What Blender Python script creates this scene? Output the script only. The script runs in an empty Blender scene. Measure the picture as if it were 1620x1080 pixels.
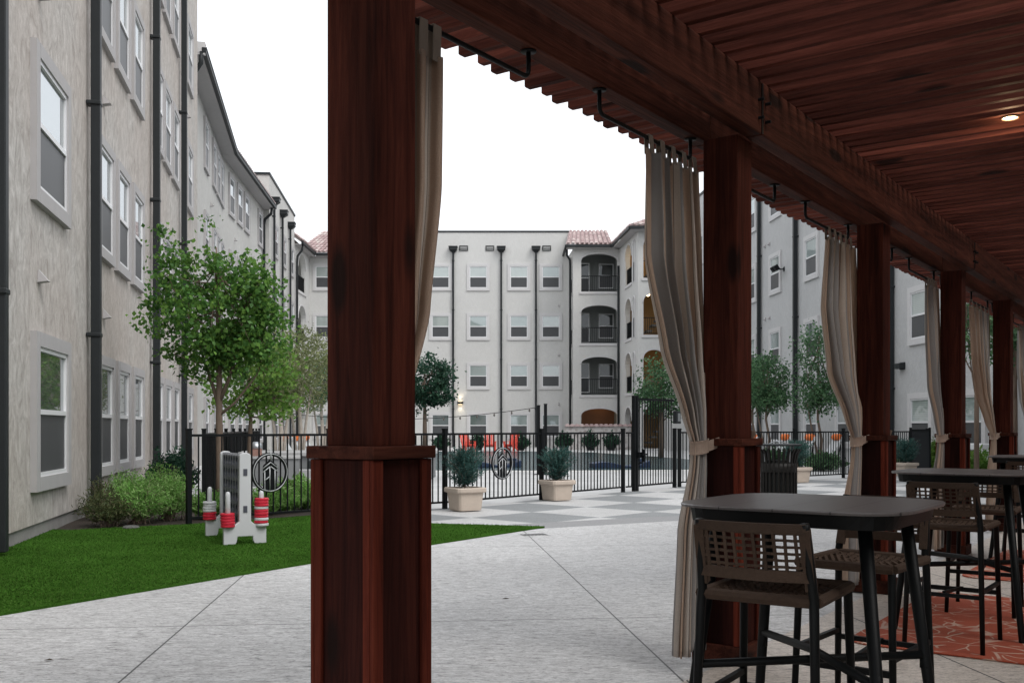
import bpy, math, random
import numpy as np
from mathutils import Matrix, Vector
R = math.radians
sc = bpy.context.scene
COL = sc.collection
rnd = random.Random(7)

# ------------------------------------------------------------------ camera, world, sun, exposure
H = 1.30
cd = bpy.data.cameras.new("camera"); cam = bpy.data.objects.new("camera", cd); COL.objects.link(cam)
cam.location = (0, 0, H); cam.rotation_euler = (R(90), 0, 0)
cd.sensor_width = 36; cd.lens = 35.0; cd.shift_y = (677-540)/1620; cd.clip_start = .05; cd.clip_end = 2000
sc.camera = cam
SUN_EL, SUN_ROT = R(52), R(138)
w = bpy.data.worlds.new("World"); sc.world = w; w.use_nodes = True
nt = w.node_tree; bg = nt.nodes['Background']
sky = nt.nodes.new('ShaderNodeTexSky'); sky.sky_type = 'NISHITA'; sky.sun_disc = False
sky.sun_elevation = SUN_EL; sky.sun_rotation = SUN_ROT; sky.dust_density = 4; sky.air_density = 1.0
hs = nt.nodes.new('ShaderNodeHueSaturation'); hs.inputs['Saturation'].default_value = .22
nt.links.new(sky.outputs[0], hs.inputs['Color'])
mx = nt.nodes.new('ShaderNodeMixRGB'); mx.inputs[0].default_value = .72; mx.inputs[2].default_value = (11.3, 11.7, 12.2, 1)
nt.links.new(hs.outputs[0], mx.inputs[1]); nt.links.new(mx.outputs[0], bg.inputs[0])
bg.inputs[1].default_value = .115
ld = bpy.data.lights.new("sun", 'SUN'); ld.energy = 1.15; ld.angle = R(25); ld.color = (1, .97, .93)
sun = bpy.data.objects.new("sun", ld); COL.objects.link(sun)
sd = Vector((math.sin(SUN_ROT)*math.cos(SUN_EL), math.cos(SUN_ROT)*math.cos(SUN_EL), math.sin(SUN_EL)))
sun.rotation_euler = sd.to_track_quat('Z', 'Y').to_euler()
sc.view_settings.view_transform = 'Standard'; sc.view_settings.look = 'None'
sc.view_settings.exposure = 0.34; sc.view_settings.gamma = 1.0
sc.cycles.max_bounces = 10; sc.cycles.diffuse_bounces = 5

# ------------------------------------------------------------------ helpers
def px(x, y, Z): return Vector(((x-810)/1575*Z, Z, H+(677-y)/1575*Z))
def gp(x, y):
    Z = 1575*H/(y-677); return ((x-810)/1575*Z, Z)

class MB:
    def __init__(s): s.v = []; s.f = []; s.M = None; s.uvs = None; s.mi = []; s.cur = 0
    def add(s, vs, fs):
        o = len(s.v)
        for p in vs:
            p = Vector(p)
            s.v.append(tuple(s.M @ p) if s.M is not None else tuple(p))
        for f in fs: s.f.append([i+o for i in f]); s.mi.append(s.cur)
    def box(s, x0, x1, y0, y1, z0, z1):
        s.add([(x0,y0,z0),(x1,y0,z0),(x1,y1,z0),(x0,y1,z0),(x0,y0,z1),(x1,y0,z1),(x1,y1,z1),(x0,y1,z1)],
              [(0,3,2,1),(4,5,6,7),(0,1,5,4),(1,2,6,5),(2,3,7,6),(3,0,4,7)])
    def bar(s, p, q, a, b, up=(0,0,1)):
        p, q = Vector(p), Vector(q); d = (q-p).normalized(); u = Vector(up)
        if abs(d.dot(u)) > .98: u = Vector((1,0,0))
        r = d.cross(u).normalized(); u = r.cross(d)
        vs = []
        for e in (p, q):
            for i, j in ((-1,-1),(1,-1),(1,1),(-1,1)): vs.append(e + r*(a/2*i) + u*(b/2*j))
        s.add(vs, [(0,1,2,3),(7,6,5,4),(0,4,5,1),(1,5,6,2),(2,6,7,3),(3,7,4,0)])
    def tube(s, pts, r, n=8, closed=False, cap=True):
        pts = [Vector(p) for p in pts]; m = len(pts)
        rs = r if isinstance(r, (list, tuple)) else [r]*m
        vs, fs = [], []; prev = None
        for i, p in enumerate(pts):
            if closed: d = pts[(i+1) % m]-pts[i-1]
            else: d = pts[min(i+1, m-1)]-pts[max(i-1, 0)]
            d.normalize()
            if prev is None:
                u = Vector((0,0,1)) if abs(d.z) < .9 else Vector((1,0,0)); u = (u-d*u.dot(d)).normalized()
            else:
                u = prev-d*prev.dot(d); u.normalize()
            prev = u; t = d.cross(u)
            for k in range(n):
                a = 2*math.pi*k/n; vs.append(p+(u*math.cos(a)+t*math.sin(a))*rs[i])
        for i in range(m if closed else m-1):
            for k in range(n):
                a, b = i*n+k, i*n+(k+1) % n; c, d2 = ((i+1) % m)*n+(k+1) % n, ((i+1) % m)*n+k
                fs.append((a, b, c, d2))
        if cap and not closed: fs.append(tuple(range(n))[::-1]); fs.append(tuple((m-1)*n+k for k in range(n)))
        s.add(vs, fs)
    def lathe(s, prof, n=24, c=(0,0), sq=None):
        vs, fs = [], []
        for r, z in prof:
            for k in range(n):
                a = 2*math.pi*(k+.5)/n; ca, sa = math.cos(a), math.sin(a)
                if sq:
                    e = (abs(ca)**sq+abs(sa)**sq)**(-1/sq); ca *= e; sa *= e
                vs.append((c[0]+r*ca, c[1]+r*sa, z))
        for i in range(len(prof)-1):
            for k in range(n): fs.append((i*n+k, i*n+(k+1) % n, (i+1)*n+(k+1) % n, (i+1)*n+k))
        fs.append(tuple(range(n))[::-1]); fs.append(tuple((len(prof)-1)*n+k for k in range(n)))
        s.add(vs, fs)
    def prism_xz(s, poly, y0, y1):   # polygon in the x-z plane, extruded along y
        n = len(poly)
        s.add([(a, y0, b) for a, b in poly]+[(a, y1, b) for a, b in poly],
              [tuple(range(n)), tuple(range(2*n-1, n-1, -1))]+[(i, n+i, n+(i+1) % n, (i+1) % n) for i in range(n)])
    def prism_xy(s, poly, z0, z1):
        n = len(poly)
        s.add([(a, b, z0) for a, b in poly]+[(a, b, z1) for a, b in poly],
              [tuple(range(n))[::-1], tuple(range(n, 2*n))]+[(i, (i+1) % n, n+(i+1) % n, n+i) for i in range(n)])
    def mesh(s, name, mats, smooth=False):
        me = bpy.data.meshes.new(name); me.from_pydata(s.v, [], s.f)
        for m in (mats if isinstance(mats, (list, tuple)) else [mats]): me.materials.append(m)
        if len(me.materials) > 1: me.polygons.foreach_set('material_index', s.mi)
        if smooth: me.polygons.foreach_set('use_smooth', [True]*len(me.polygons))
        if s.uvs:
            uv = me.uv_layers.new(name='UVMap')
            for l in me.loops: uv.data[l.index].uv = s.uvs[l.vertex_index]
        me.update(); return me
    def build(s, name, mats, parent=None, smooth=False, bevel=0, M=None):
        return link(name, s.mesh(name, mats, smooth), parent, M, bevel)

def link(name, me, parent=None, M=None, bevel=0):
    o = bpy.data.objects.new(name, me); COL.objects.link(o)
    if parent: o.parent = parent
    if M is not None: o.matrix_basis = M
    if bevel:
        b = o.modifiers.new('bevel', 'BEVEL'); b.width = bevel; b.segments = 2; b.limit_method = 'ANGLE'; b.angle_limit = R(40)
    return o
def tag(o, label, cat, group=None):
    o['label'] = label; o['category'] = cat
    if group: o['group'] = group
    return o
def kind(o, k): o['kind'] = k; return o
def thing(name, label, cat, loc=(0,0,0), rz=0, group=None):
    o = bpy.data.objects.new(name, None); COL.objects.link(o); o.empty_display_size = .2
    o.location = loc; o.rotation_euler = (0, 0, rz); tag(o, label, cat, group); return o
def copy_tree(o, parent=None):
    c = o.copy(); COL.objects.link(c)
    if parent is not None: c.parent = parent
    for ch in list(o.children): copy_tree(ch, c)
    return c
def root_matrix(o): return Matrix.Translation(o.location) @ Matrix.Rotation(o.rotation_euler.z, 4, 'Z')
def seg(p0, p1):
    d = Vector((p1[0]-p0[0], p1[1]-p0[1], 0)); L = d.length; d.normalize()
    M = Matrix(((d.x, -d.y, 0, p0[0]), (d.y, d.x, 0, p0[1]), (0, 0, 1, 0), (0, 0, 0, 1))); return M, L

# ------------------------------------------------------------------ materials
def nodes(name):
    m = bpy.data.materials.new(name); m.use_nodes = True
    t = m.node_tree; return m, t, t.nodes['Principled BSDF']
def N(t, typ, **kw):
    n = t.nodes.new(typ)
    for k, v in kw.items(): setattr(n, k, v)
    return n
def coords(t, scale=(1,1,1), rot=(0,0,0), rand=True, generated=False):
    tc = N(t, 'ShaderNodeTexCoord'); mp = N(t, 'ShaderNodeMapping')
    mp.inputs['Scale'].default_value = scale; mp.inputs['Rotation'].default_value = rot
    t.links.new(tc.outputs['Object'], mp.inputs['Vector'])
    if rand:
        oi = N(t, 'ShaderNodeObjectInfo'); ml = N(t, 'ShaderNodeMath', operation='MULTIPLY'); ml.inputs[1].default_value = 37.0
        t.links.new(oi.outputs['Random'], ml.inputs[0]); t.links.new(ml.outputs[0], mp.inputs['Location'])
    return mp.outputs[0]
def noise(t, vec, scale, detail=4, rough=.55, dist=0):
    n = N(t, 'ShaderNodeTexNoise'); n.inputs['Scale'].default_value = scale; n.inputs['Detail'].default_value = detail
    n.inputs['Roughness'].default_value = rough; n.inputs['Distortion'].default_value = dist
    t.links.new(vec, n.inputs['Vector']); return n.outputs['Fac']
def ramp(t, fac, stops):
    r = N(t, 'ShaderNodeValToRGB'); e = r.color_ramp.elements
    while len(e) < len(stops): e.new(.5)
    for i, (p, c) in enumerate(stops):
        e[i].position = p; e[i].color = (c, c, c, 1) if isinstance(c, (int, float)) else (*c, 1)
    t.links.new(fac, r.inputs[0]); return r.outputs[0]
def mixc(t, fac, a, b, blend='MIX'):
    m = N(t, 'ShaderNodeMixRGB', blend_type=blend)
    for i, v in ((0, fac), (1, a), (2, b)):
        if hasattr(v, 'is_linked') or hasattr(v, 'links'): t.links.new(v, m.inputs[i])
        elif isinstance(v, (int, float)): m.inputs[i].default_value = v if i == 0 else (v, v, v, 1)
        else: m.inputs[i].default_value = (*v, 1)
    return m.outputs[0]
def bump(t, b, fac, strength, dist=.01):
    n = N(t, 'ShaderNodeBump'); n.inputs['Strength'].default_value = strength; n.inputs['Distance'].default_value = dist
    t.links.new(fac, n.inputs['Height']); t.links.new(n.outputs[0], b.inputs['Normal'])
def simple(name, col, rough=.6, var=.12, scale=8, bmp=0, metal=0, spec=.4, island=0, stretch=(1,1,1)):
    m, t, b = nodes(name); v = coords(t, stretch)
    f = noise(t, v, scale, 5)
    c = mixc(t, f, tuple(x*(1-var) for x in col), tuple(min(1, x*(1+var)) for x in col))
    if island:
        g = N(t, 'ShaderNodeNewGeometry'); rr = ramp(t, g.outputs['Random Per Island'], [(0, 1-island), (1, 1.0)])
        c = mixc(t, 1.0, c, rr, 'MULTIPLY')
    t.links.new(c, b.inputs['Base Color']); b.inputs['Roughness'].default_value = rough
    b.inputs['Metallic'].default_value = metal; b.inputs['Specular IOR Level'].default_value = spec
    if bmp: bump(t, b, noise(t, v, scale*4, 5), bmp)
    return m
def wood(name, axis, c1=(.115,.030,.019), c2=(.038,.011,.009), c3=(.19,.055,.034), isl=.45, rough=.55):
    m, t, b = nodes(name); s = [16, 16, 16]; s[axis] = .9
    v = coords(t, tuple(s)); g = N(t, 'ShaderNodeNewGeometry')
    # shift every board by its island number so grain differs from board to board
    ad = N(t, 'ShaderNodeVectorMath', operation='ADD'); sc_ = N(t, 'ShaderNodeVectorMath', operation='SCALE'); sc_.inputs['Scale'].default_value = 90
    cx = N(t, 'ShaderNodeCombineXYZ')
    for i in range(3): t.links.new(g.outputs['Random Per Island'], cx.inputs[i])
    t.links.new(cx.outputs[0], sc_.inputs[0]); t.links.new(v, ad.inputs[0]); t.links.new(sc_.outputs[0], ad.inputs[1]); v = ad.outputs[0]
    f = noise(t, v, 1.9, 9, .70, 1.0); f2 = noise(t, v, .5, 3, .5)
    c = ramp(t, f, [(.25, c2), (.5, c1), (.78, c3)])
    c = mixc(t, 1.0, c, ramp(t, f2, [(.3, .42), (.7, 1.25)]), 'MULTIPLY')
    c = mixc(t, 1.0, c, ramp(t, g.outputs['Random Per Island'], [(0, 1-isl), (1, 1.0)]), 'MULTIPLY')
    # knots
    s2 = [5, 5, 5]; s2[axis] = 1.6
    vo = N(t, 'ShaderNodeTexVoronoi'); vo.inputs['Scale'].default_value = .8
    v2 = coords(t, tuple(s2)); t.links.new(v2, vo.inputs['Vector'])
    c = mixc(t, ramp(t, vo.outputs['Distance'], [(.12, .9), (.19, 0.0)]), c, (.012, .006, .005))
    t.links.new(c, b.inputs['Base Color']); b.inputs['Roughness'].default_value = .7; b.inputs['Specular IOR Level'].default_value = .08
    bump(t, b, noise(t, v, 4, 6, .65), .45, .008); return m
WB = wood('cedar_boards', 2, (.150,.029,.016), (.045,.011,.008), (.23,.052,.028), .45)
WX, WY, WZ = wood('cedar_along', 0, (.098,.030,.019), (.022,.0085,.0065), (.18,.060,.037)), wood('cedar_across', 1, (.175,.052,.037), (.048,.017,.014), (.29,.094,.064), .55), wood('cedar_upright', 2, (.098,.025,.016), (.018,.007,.0055), (.18,.050,.030))
WP = wood('cedar_panel', 2, (.046,.012,.009), (.012,.005,.0045), (.088,.023,.015))

def stucco(name, a, b_, streak=.3, warm=None):
    m, t, b = nodes(name)
    v = coords(t, (1,1,1), rand=False); v2 = coords(t, (1.9,1.9,1.05), rand=False)
    f = noise(t, v2, 2.3, 10, .70, 1.8); f2 = noise(t, v, .35, 4, .5); f3 = noise(t, v, 16, 6, .6)
    c = mixc(t, ramp(t, f, [(.34, 0), (.66, 1)]), a, b_)
    c = mixc(t, ramp(t, f2, [(.35, 0), (.65, streak)]), c, warm or tuple(x*.8 for x in a))
    c = mixc(t, ramp(t, f3, [(.5, 0), (.75, .3)]), c, tuple(x*.8 for x in a))
    t.links.new(c, b.inputs['Base Color']); b.inputs['Roughness'].default_value = .9; b.inputs['Specular IOR Level'].default_value = .2
    bump(t, b, noise(t, v2, 7, 8, .65), .55, .02); return m
ST_LEFT = stucco('stucco_tan', (.335,.310,.287), (.60,.575,.545), .42, (.45,.37,.32))
ST_L2 = stucco('stucco_pale', (.47,.46,.44), (.57,.56,.54), .3)
ST_CEN = stucco('stucco_cream', (.545,.54,.525), (.60,.595,.58), .22)
ST_RIGHT = stucco('stucco_grey', (.46,.46,.46), (.54,.54,.54), .25)
TRIM = simple('trim_grey', (.40,.385,.385), .75, .08, 6, .15)
TRIM2 = simple('trim_pale', (.56,.55,.55), .75, .06, 6, .1)
VINYL = simple('vinyl_white', (.70,.70,.71), .4, .04, 5)
PIPE = simple('pipe_charcoal', (.020,.023,.025), .5, .15, 5, spec=.25)
BLACK = simple('black_metal', (.0045,.0055,.0065), .5, .2, 12, spec=.2)
FURN = simple('furniture_metal', (.0035,.0045,.005), .5, .15, 14, .04, spec=.2)
STEEL = simple('brushed_steel', (.42,.44,.46), .35, .1, 30, metal=.8)
SCREEN = simple('insect_screen', (.060,.062,.066), .45, .15, 3, spec=.4)
DARK = simple('dark_interior', (.02,.022,.022), .7, .2, 2)
PLANTER = simple('cast_planter', (.52,.44,.37), .85, .12, 9, .25)
SOIL = simple('soil', (.035,.026,.02), .95, .5, 30, .8)
def pane_mat(name, col, blinds=False, ior=9.0):
    m, t, b = nodes(name)
    v = coords(t, (1,1,1)); c = mixc(t, noise(t, v, 1.2, 3), tuple(x*.75 for x in col), tuple(x*1.2 for x in col))
    if blinds:
        wv = N(t, 'ShaderNodeTexWave', wave_type='BANDS', bands_direction='Z'); wv.inputs['Scale'].default_value = 5.5
        t.links.new(coords(t, rand=False), wv.inputs['Vector'])
        c = mixc(t, 1.0, c, ramp(t, wv.outputs['Fac'], [(0, .72), (.5, 1.0)]), 'MULTIPLY')
    t.links.new(c, b.inputs['Base Color']); b.inputs['Roughness'].default_value = .5
    gl = N(t, 'ShaderNodeBsdfGlossy'); gl.inputs['Roughness'].default_value = .02; gl.inputs['Color'].default_value = (.95,.98,1,1)
    fr = N(t, 'ShaderNodeFresnel'); fr.inputs['IOR'].default_value = 2.3 if blinds else ior
    ms = N(t, 'ShaderNodeMixShader'); t.links.new(fr.outputs[0], ms.inputs[0]); t.links.new(b.outputs[0], ms.inputs[1]); t.links.new(gl.outputs[0], ms.inputs[2])
    t.links.new(ms.outputs[0], t.nodes['Material Output'].inputs['Surface']); return m
PANE = pane_mat('window_glass', (.05,.062,.058)); PANE_D = pane_mat('door_glass', (.02,.026,.026), ior=1.6); PANE_B = pane_mat('window_glass_blinds', (.27,.33,.32), True); PANES = [PANE_B, PANE_B, pane_mat('window_glass_shade', (.36,.41,.39), True), pane_mat('window_glass_dim', (.12,.15,.15), True)]; prnd = random.Random(4)
def leafmat(name, cols, trans=.35, rough=.5, spec=.2):
    m, t, b = nodes(name); g = N(t, 'ShaderNodeNewGeometry')
    c = ramp(t, g.outputs['Random Per Island'], [(i/(len(cols)-1), c_) for i, c_ in enumerate(cols)])
    v = coords(t); c = mixc(t, 1.0, c, ramp(t, noise(t, v, 1.6, 2), [(.3, .7), (.7, 1.25)]), 'MULTIPLY')
    t.links.new(c, b.inputs['Base Color']); b.inputs['Roughness'].default_value = rough; b.inputs['Specular IOR Level'].default_value = spec
    tr = N(t, 'ShaderNodeBsdfTranslucent'); t.links.new(c, tr.inputs['Color'])
    ms = N(t, 'ShaderNodeMixShader'); ms.inputs[0].default_value = trans
    t.links.new(b.outputs[0], ms.inputs[1]); t.links.new(tr.outputs[0], ms.inputs[2])
    t.links.new(ms.outputs[0], t.nodes['Material Output'].inputs['Surface']); return m
LEAF_MAPLE = leafmat('leaf_maple', [(.045,.13,.030),(.095,.215,.045),(.16,.30,.055),(.075,.18,.05)])
LEAF_LIME = leafmat('leaf_lime', [(.09,.21,.035),(.14,.27,.05),(.20,.31,.07)])
LEAF_OLIVE = leafmat('leaf_olive', [(.14,.18,.075),(.21,.245,.11),(.27,.29,.15)])
LEAF_DARK = leafmat('leaf_dark', [(.018,.06,.04),(.035,.09,.055),(.055,.12,.07)])
LEAF_MID = leafmat('leaf_mid', [(.05,.12,.06),(.09,.19,.085),(.15,.25,.13)])
LEAF_SPRUCE = leafmat('leaf_spruce', [(.02,.07,.062),(.045,.115,.10),(.085,.165,.145)], .15)
LEAF_GRASSY = leafmat('leaf_grassy', [(.11,.28,.05),(.19,.40,.085),(.34,.50,.19),(.13,.30,.055)])
LEAF_FERN = leafmat('leaf_fern', [(.05,.075,.03),(.09,.11,.045),(.13,.13,.06)])
BARK = simple('bark_brown', (.17,.125,.095), .9, .35, 7, .7, stretch=(3,3,.7))
BARK_PALE = simple('bark_pale', (.44,.39,.34), .85, .4, 8, .4, stretch=(2,2,1.4))

# ------------------------------------------------------------------ ground sheets
def sheet(name, poly, z, mat, th=.2):
    b = MB(); b.prism_xy(poly, z-th, z); return kind(b.build(name, mat), 'structure')
TH = math.atan2(.581, .814)
D1 = Vector((math.sin(TH), math.cos(TH), 0)); NN = Vector((math.cos(TH), -math.sin(TH), 0))
P1 = Vector((-.461, 3.27, 0)); LB = 2.888
def pq(t, q, z=0): return P1 + D1*t + NN*q + Vector((0, 0, z))

def concrete_mat(name, lo, mid, hi, joints, angle):
    m, t, b = nodes(name)
    v = coords(t, (1,1,1), rand=False); vs = coords(t, (9, 26, 1), (0, 0, angle), rand=False)
    f = noise(t, vs, 1.0, 7, .68, .9); fb = noise(t, v, .6, 3); fs = noise(t, v, 70, 3, .6)
    f5 = noise(t, coords(t, (30, 70, 1), (0, 0, angle), rand=False), 1.0, 5, .7)
    c = ramp(t, f, [(.30, lo), (.42, mid), (.60, hi)])
    c = mixc(t, ramp(t, f5, [(.36, .9), (.47, 0)]), c, lo)
    c = mixc(t, 1.0, c, ramp(t, fb, [(.3, .86), (.7, 1.06)]), 'MULTIPLY')
    c = mixc(t, 1.0, c, ramp(t, fs, [(.3, .86), (.6, 1.05)]), 'MULTIPLY')
    if joints:
        mpj = N(t, 'ShaderNodeMapping'); mpj.inputs['Rotation'].default_value = (0, 0, R(-5.6))
        tc = N(t, 'ShaderNodeTexCoord'); t.links.new(tc.outputs['Object'], mpj.inputs['Vector'])
        sp = N(t, 'ShaderNodeSeparateXYZ'); t.links.new(mpj.outputs[0], sp.inputs[0])
        j = None
        for ax, (per, off) in zip(('X', 'Y'), joints):
            a = N(t, 'ShaderNodeMath', operation='ADD'); a.inputs[1].default_value = off; t.links.new(sp.outputs[ax], a.inputs[0])
            q = N(t, 'ShaderNodeMath', operation='PINGPONG'); q.inputs[1].default_value = per/2; t.links.new(a.outputs[0], q.inputs[0])
            l = N(t, 'ShaderNodeMath', operation='LESS_THAN'); l.inputs[1].default_value = .006; t.links.new(q.outputs[0], l.inputs[0])
            if j is None: j = l.outputs[0]
            else:
                mm = N(t, 'ShaderNodeMath', operation='MAXIMUM'); t.links.new(j, mm.inputs[0]); t.links.new(l.outputs[0], mm.inputs[1]); j = mm.outputs[0]
        c = mixc(t, j, c, (.07,.07,.07))
    t.links.new(c, b.inputs['Base Color']); b.inputs['Roughness'].default_value = .55; b.inputs['Specular IOR Level'].default_value = .4
    bump(t, b, f, .55, .012); return m
CONC = concrete_mat('stamped_concrete', (.15,.147,.148), (.43,.425,.425), (.62,.617,.617), [(2.9, -1.385), (4.2, -6.77+4.2*3)], R(3))
CONC_TAN = concrete_mat('stamped_concrete_tan', (.17,.152,.14), (.50,.442,.39), (.62,.56,.505), [(1.6, .2), (1.6, .35)], R(3))  # tan concrete; part of its warmth is downlight put into the colour
DECK = simple('pool_deck_shadow_bands', (.50,.50,.50), .7, .30, 1.6, .1, stretch=(.25,1,1))  # pale deck; stretched grey bands put lounger shadows into the colour
m, t, b = nodes('checker_paving')
vv = coords(t, (1,1,1), (0, 0, 0), rand=False)
mp = N(t, 'ShaderNodeMapping'); mp.inputs['Rotation'].default_value = (0, 0, R(43)); mp.inputs['Location'].default_value = (11.791, -11.657, .3)
tc = N(t, 'ShaderNodeTexCoord'); t.links.new(tc.outputs['Object'], mp.inputs['Vector'])
ck = N(t, 'ShaderNodeTexChecker'); ck.inputs['Scale'].default_value = 1/1.35
ck.inputs['Color1'].default_value = (.49,.487,.485,1); ck.inputs['Color2'].default_value = (.235,.245,.25,1)
t.links.new(mp.outputs[0], ck.inputs['Vector'])
c = mixc(t, 1.0, ck.outputs[0], ramp(t, noise(t, vv, 45, 4, .7), [(.3, .68), (.65, 1.15)]), 'MULTIPLY')
c = mixc(t, 1.0, c, ramp(t, noise(t, vv, .8, 3), [(.3, .88), (.7, 1.08)]), 'MULTIPLY')
t.links.new(c, b.inputs['Base Color']); b.inputs['Roughness'].default_value = .75; CHECK = m
GROUND = simple('ground_soil', (.20,.21,.15), .95, .3, .3, .2)

b = MB(); b.add([(-500,-300,-.06),(500,-300,-.06),(500,700,-.06),(-500,700,-.06)], [(0,1,2,3)]); kind(b.build('ground', GROUND), 'structure')
FA, FB, FC, FD = (-4.35, 13.4), (-1.1, 16.3), (3.75, 22.3), (12.1, 29.0)     # fence corner points
sheet('pool_deck', [(-14.5, 14), FA, FB, FC, FD, (13.4, 26), (15, 30), (12, 61), (12, 70), (-15, 70)], -.030, DECK, .02)
sheet('checker_pavement', [(-2.2, 12.3), (.43, 12.7), (4.2, 14.9), (9.5, 16.5), (14.5, 18), (13.4, 28.9), (12.1, 29.1), (3.77, 22.42), (-1.1, 16.42), (-3.2, 14.6)], -.016, CHECK, .02)
sheet('patio', [(-6, -6), (12, -6), (16, 16.2), (9.3, 15.6), (4.3, 14.2+.55), (2.4, 14.12), (.43, 13.0), (-1.0, 12.4), (-5.0, 7.5)], -.008, CONC, .02)
b = MB(); b.prism_xy([tuple(pq(-6, .02)[:2]), tuple(pq(-6, 9)[:2]), tuple(pq(26, 9)[:2]), tuple(pq(26, .02)[:2])], -.02, 0)
kind(b.build('pergola_floor', CONC_TAN), 'structure')
sheet('paving_border', [(.43, 12.9), (2.4, 14.05), (4.3, 14.7), (9.3, 15.5), (9.2, 16.2), (4.1, 15.4), (2.05, 14.75), (.0, 13.6)], -.012, simple('border_grey', (.27,.27,.275), .85, .3, 30, .2), .02)

# artificial turf
m, t, bb = nodes('turf_green'); v = coords(t, rand=False)
c = ramp(t, noise(t, v, 60, 5, .7), [(.3, (.022,.065,.010)), (.5, (.044,.115,.016)), (.75, (.07,.155,.026))])
c = mixc(t, 1.0, c, ramp(t, noise(t, v, 1.3, 4), [(.3, .75), (.7, 1.1)]), 'MULTIPLY')
t.links.new(c, bb.inputs['Base Color']); bb.inputs['Roughness'].default_value = .95; bb.inputs['Specular IOR Level'].default_value = 0; bump(t, bb, noise(t, v, 90, 4), .8, .02); TURF = m
TPOLY = [(-4.36, 5.7), (-3.57, 6.94), (-1.91, 9.66), (.43, 13.1), (-1.05, 13.5), (-1.9, 14.5), (-2.95, 14.75), (-4.37, 13.36), (-5.15, 12.95), (-5.6, 12.6), (-5.86, 12.7), (-5.6, 11.5)]
b = MB(); b.prism_xy(TPOLY, -.03, .012); kind(b.build('artificial_turf', TURF), 'structure')
def inpoly(x, y, P):
    r = False; j = len(P)-1
    for i in range(len(P)):
        if (P[i][1] > y) != (P[j][1] > y) and x < (P[j][0]-P[i][0])*(y-P[i][1])/(P[j][1]-P[i][1])+P[i][0]: r = not r
        j = i
    return r
rs = np.random.RandomState(3)
def leaves(name, C, L, W, mat, parent=None, up=0.0, spread=1.0, dirs=None, fold=True):
    """many leaf faces: C centres (n,3); L, W length and width; up pulls the leaf direction upwards"""
    C = np.asarray(C, float); n = len(C)
    d = rs.normal(size=(n, 3)); d[:, 2] = d[:, 2]*spread+up
    if dirs is not None: d = d*.45+np.asarray(dirs)
    d /= np.linalg.norm(d, axis=1)[:, None]+1e-9
    s = rs.normal(size=(n, 3)); s -= d*(s*d).sum(1)[:, None]; s /= np.linalg.norm(s, axis=1)[:, None]+1e-9
    nn = np.cross(d, s); k = rs.uniform(.65, 1.25, (n, 1)); L2, W2 = L*k, W*k
    bend = nn*L2*.12 if fold else 0
    V = np.empty((n, 4, 3)); V[:, 0] = C-d*L2*.5; V[:, 1] = C+s*W2*.5+bend; V[:, 2] = C+d*L2*.5; V[:, 3] = C-s*W2*.5+bend
    me = bpy.data.meshes.new(name); me.vertices.add(n*4); me.vertices.foreach_set('co', V.ravel())
    me.loops.add(n*4); me.loops.foreach_set('vertex_index', np.arange(n*4, dtype=np.int32))
    me.polygons.add(n); me.polygons.foreach_set('loop_start', np.arange(0, n*4, 4, dtype=np.int32))
    me.polygons.foreach_set('loop_total', np.full(n, 4, dtype=np.int32))
    me.materials.append(mat); me.update(calc_edges=True); me.validate()
    return link(name, me, parent)
pts = []
while len(pts) < 60000:
    x, y = rnd.uniform(-5.9, .5), rnd.uniform(5.6, 14.8)
    if inpoly(x, y, TPOLY) and rnd.random() < 60/(y*y)+.15: pts.append((x, y, .017+rnd.uniform(-.003, .004)))
g = leaves('turf_blades', pts, .022, .006, leafmat('turf_blade', [(.034,.095,.014),(.050,.128,.018),(.068,.152,.024),(.10,.18,.045)], .25, .9, .0), up=1.2)
kind(g, 'stuff')

# ------------------------------------------------------------------ pergola
PG = thing('pergola', 'dark red stained timber pergola with square posts and a close slatted roof', 'pergola', tuple(P1), math.pi/2-TH)
# local frame: x along the post row, y outwards to the courtyard (so q = -y)
def post_meshes():
    sh = MB(); sh.box(-.1025, .1025, -.1025, .1025, 1.24, 2.918)
    pl = MB(); pl.box(-.122, .122, -.122, .122, .1, 1.2); pl.cur = 1
    for sx in (-1, 1):
        for sy in (-1, 1):
            a, c_ = (.093, .14) if sx > 0 else (-.14, -.093); d, e = (.093, .14) if sy > 0 else (-.14, -.093)
            # two boards butted at each corner, so a vertical joint line shows
            pl.box(a, c_, (.124 if sy > 0 else -.14), (.14 if sy > 0 else -.124), .105, 1.2)
            pl.box((.124 if sx > 0 else -.14), (.14 if sx > 0 else -.124), (.093 if sy > 0 else -.1235), (.1235 if sy > 0 else -.093), .105, 1.2)
    ca = MB(); ca.box(-.15, .15, -.15, .15, 1.202, 1.243)
    ba = MB(); ba.box(-.150, .150, -.150, .150, .002, .104)
    return sh.mesh('post', WZ), pl.mesh('plinth', [WP, WB]), ca.mesh('cap', WX), ba.mesh('base_trim', WX)
pm = post_meshes()
for i in range(0, 8):
    p = link('post', pm[0], PG, Matrix.Translation((i*LB, 0, 0)), .006)
    for nm, me in zip(('plinth', 'cap', 'base_trim'), pm[1:]): link(nm, me, p, None, .004)
ends = [-4.6, LB] + [LB*k for k in range(3, 9, 2)]
for y0 in (.1035, -.2035):
    for a, c_ in zip(ends[:-1], ends[1:]):
        b = MB(); b.box(a+.004, c_-.004, y0, y0+.10, 2.92, 3.214); b.build('beam', WX, PG, bevel=.008)
for k in (1, 3, 5):
    b = MB(); b.box(k*LB-.012, k*LB+.012, -.2075, -.2045, 2.925, 3.2)
    for zz in (3.0, 3.1):
        for dx in (-.05, .05): b.tube([(k*LB+dx, -.2035, zz), (k*LB+dx, -.235, zz)], .009, 8)
    b.build('joint_strap', BLACK, PG)
b = MB(); x = -4.5
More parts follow.
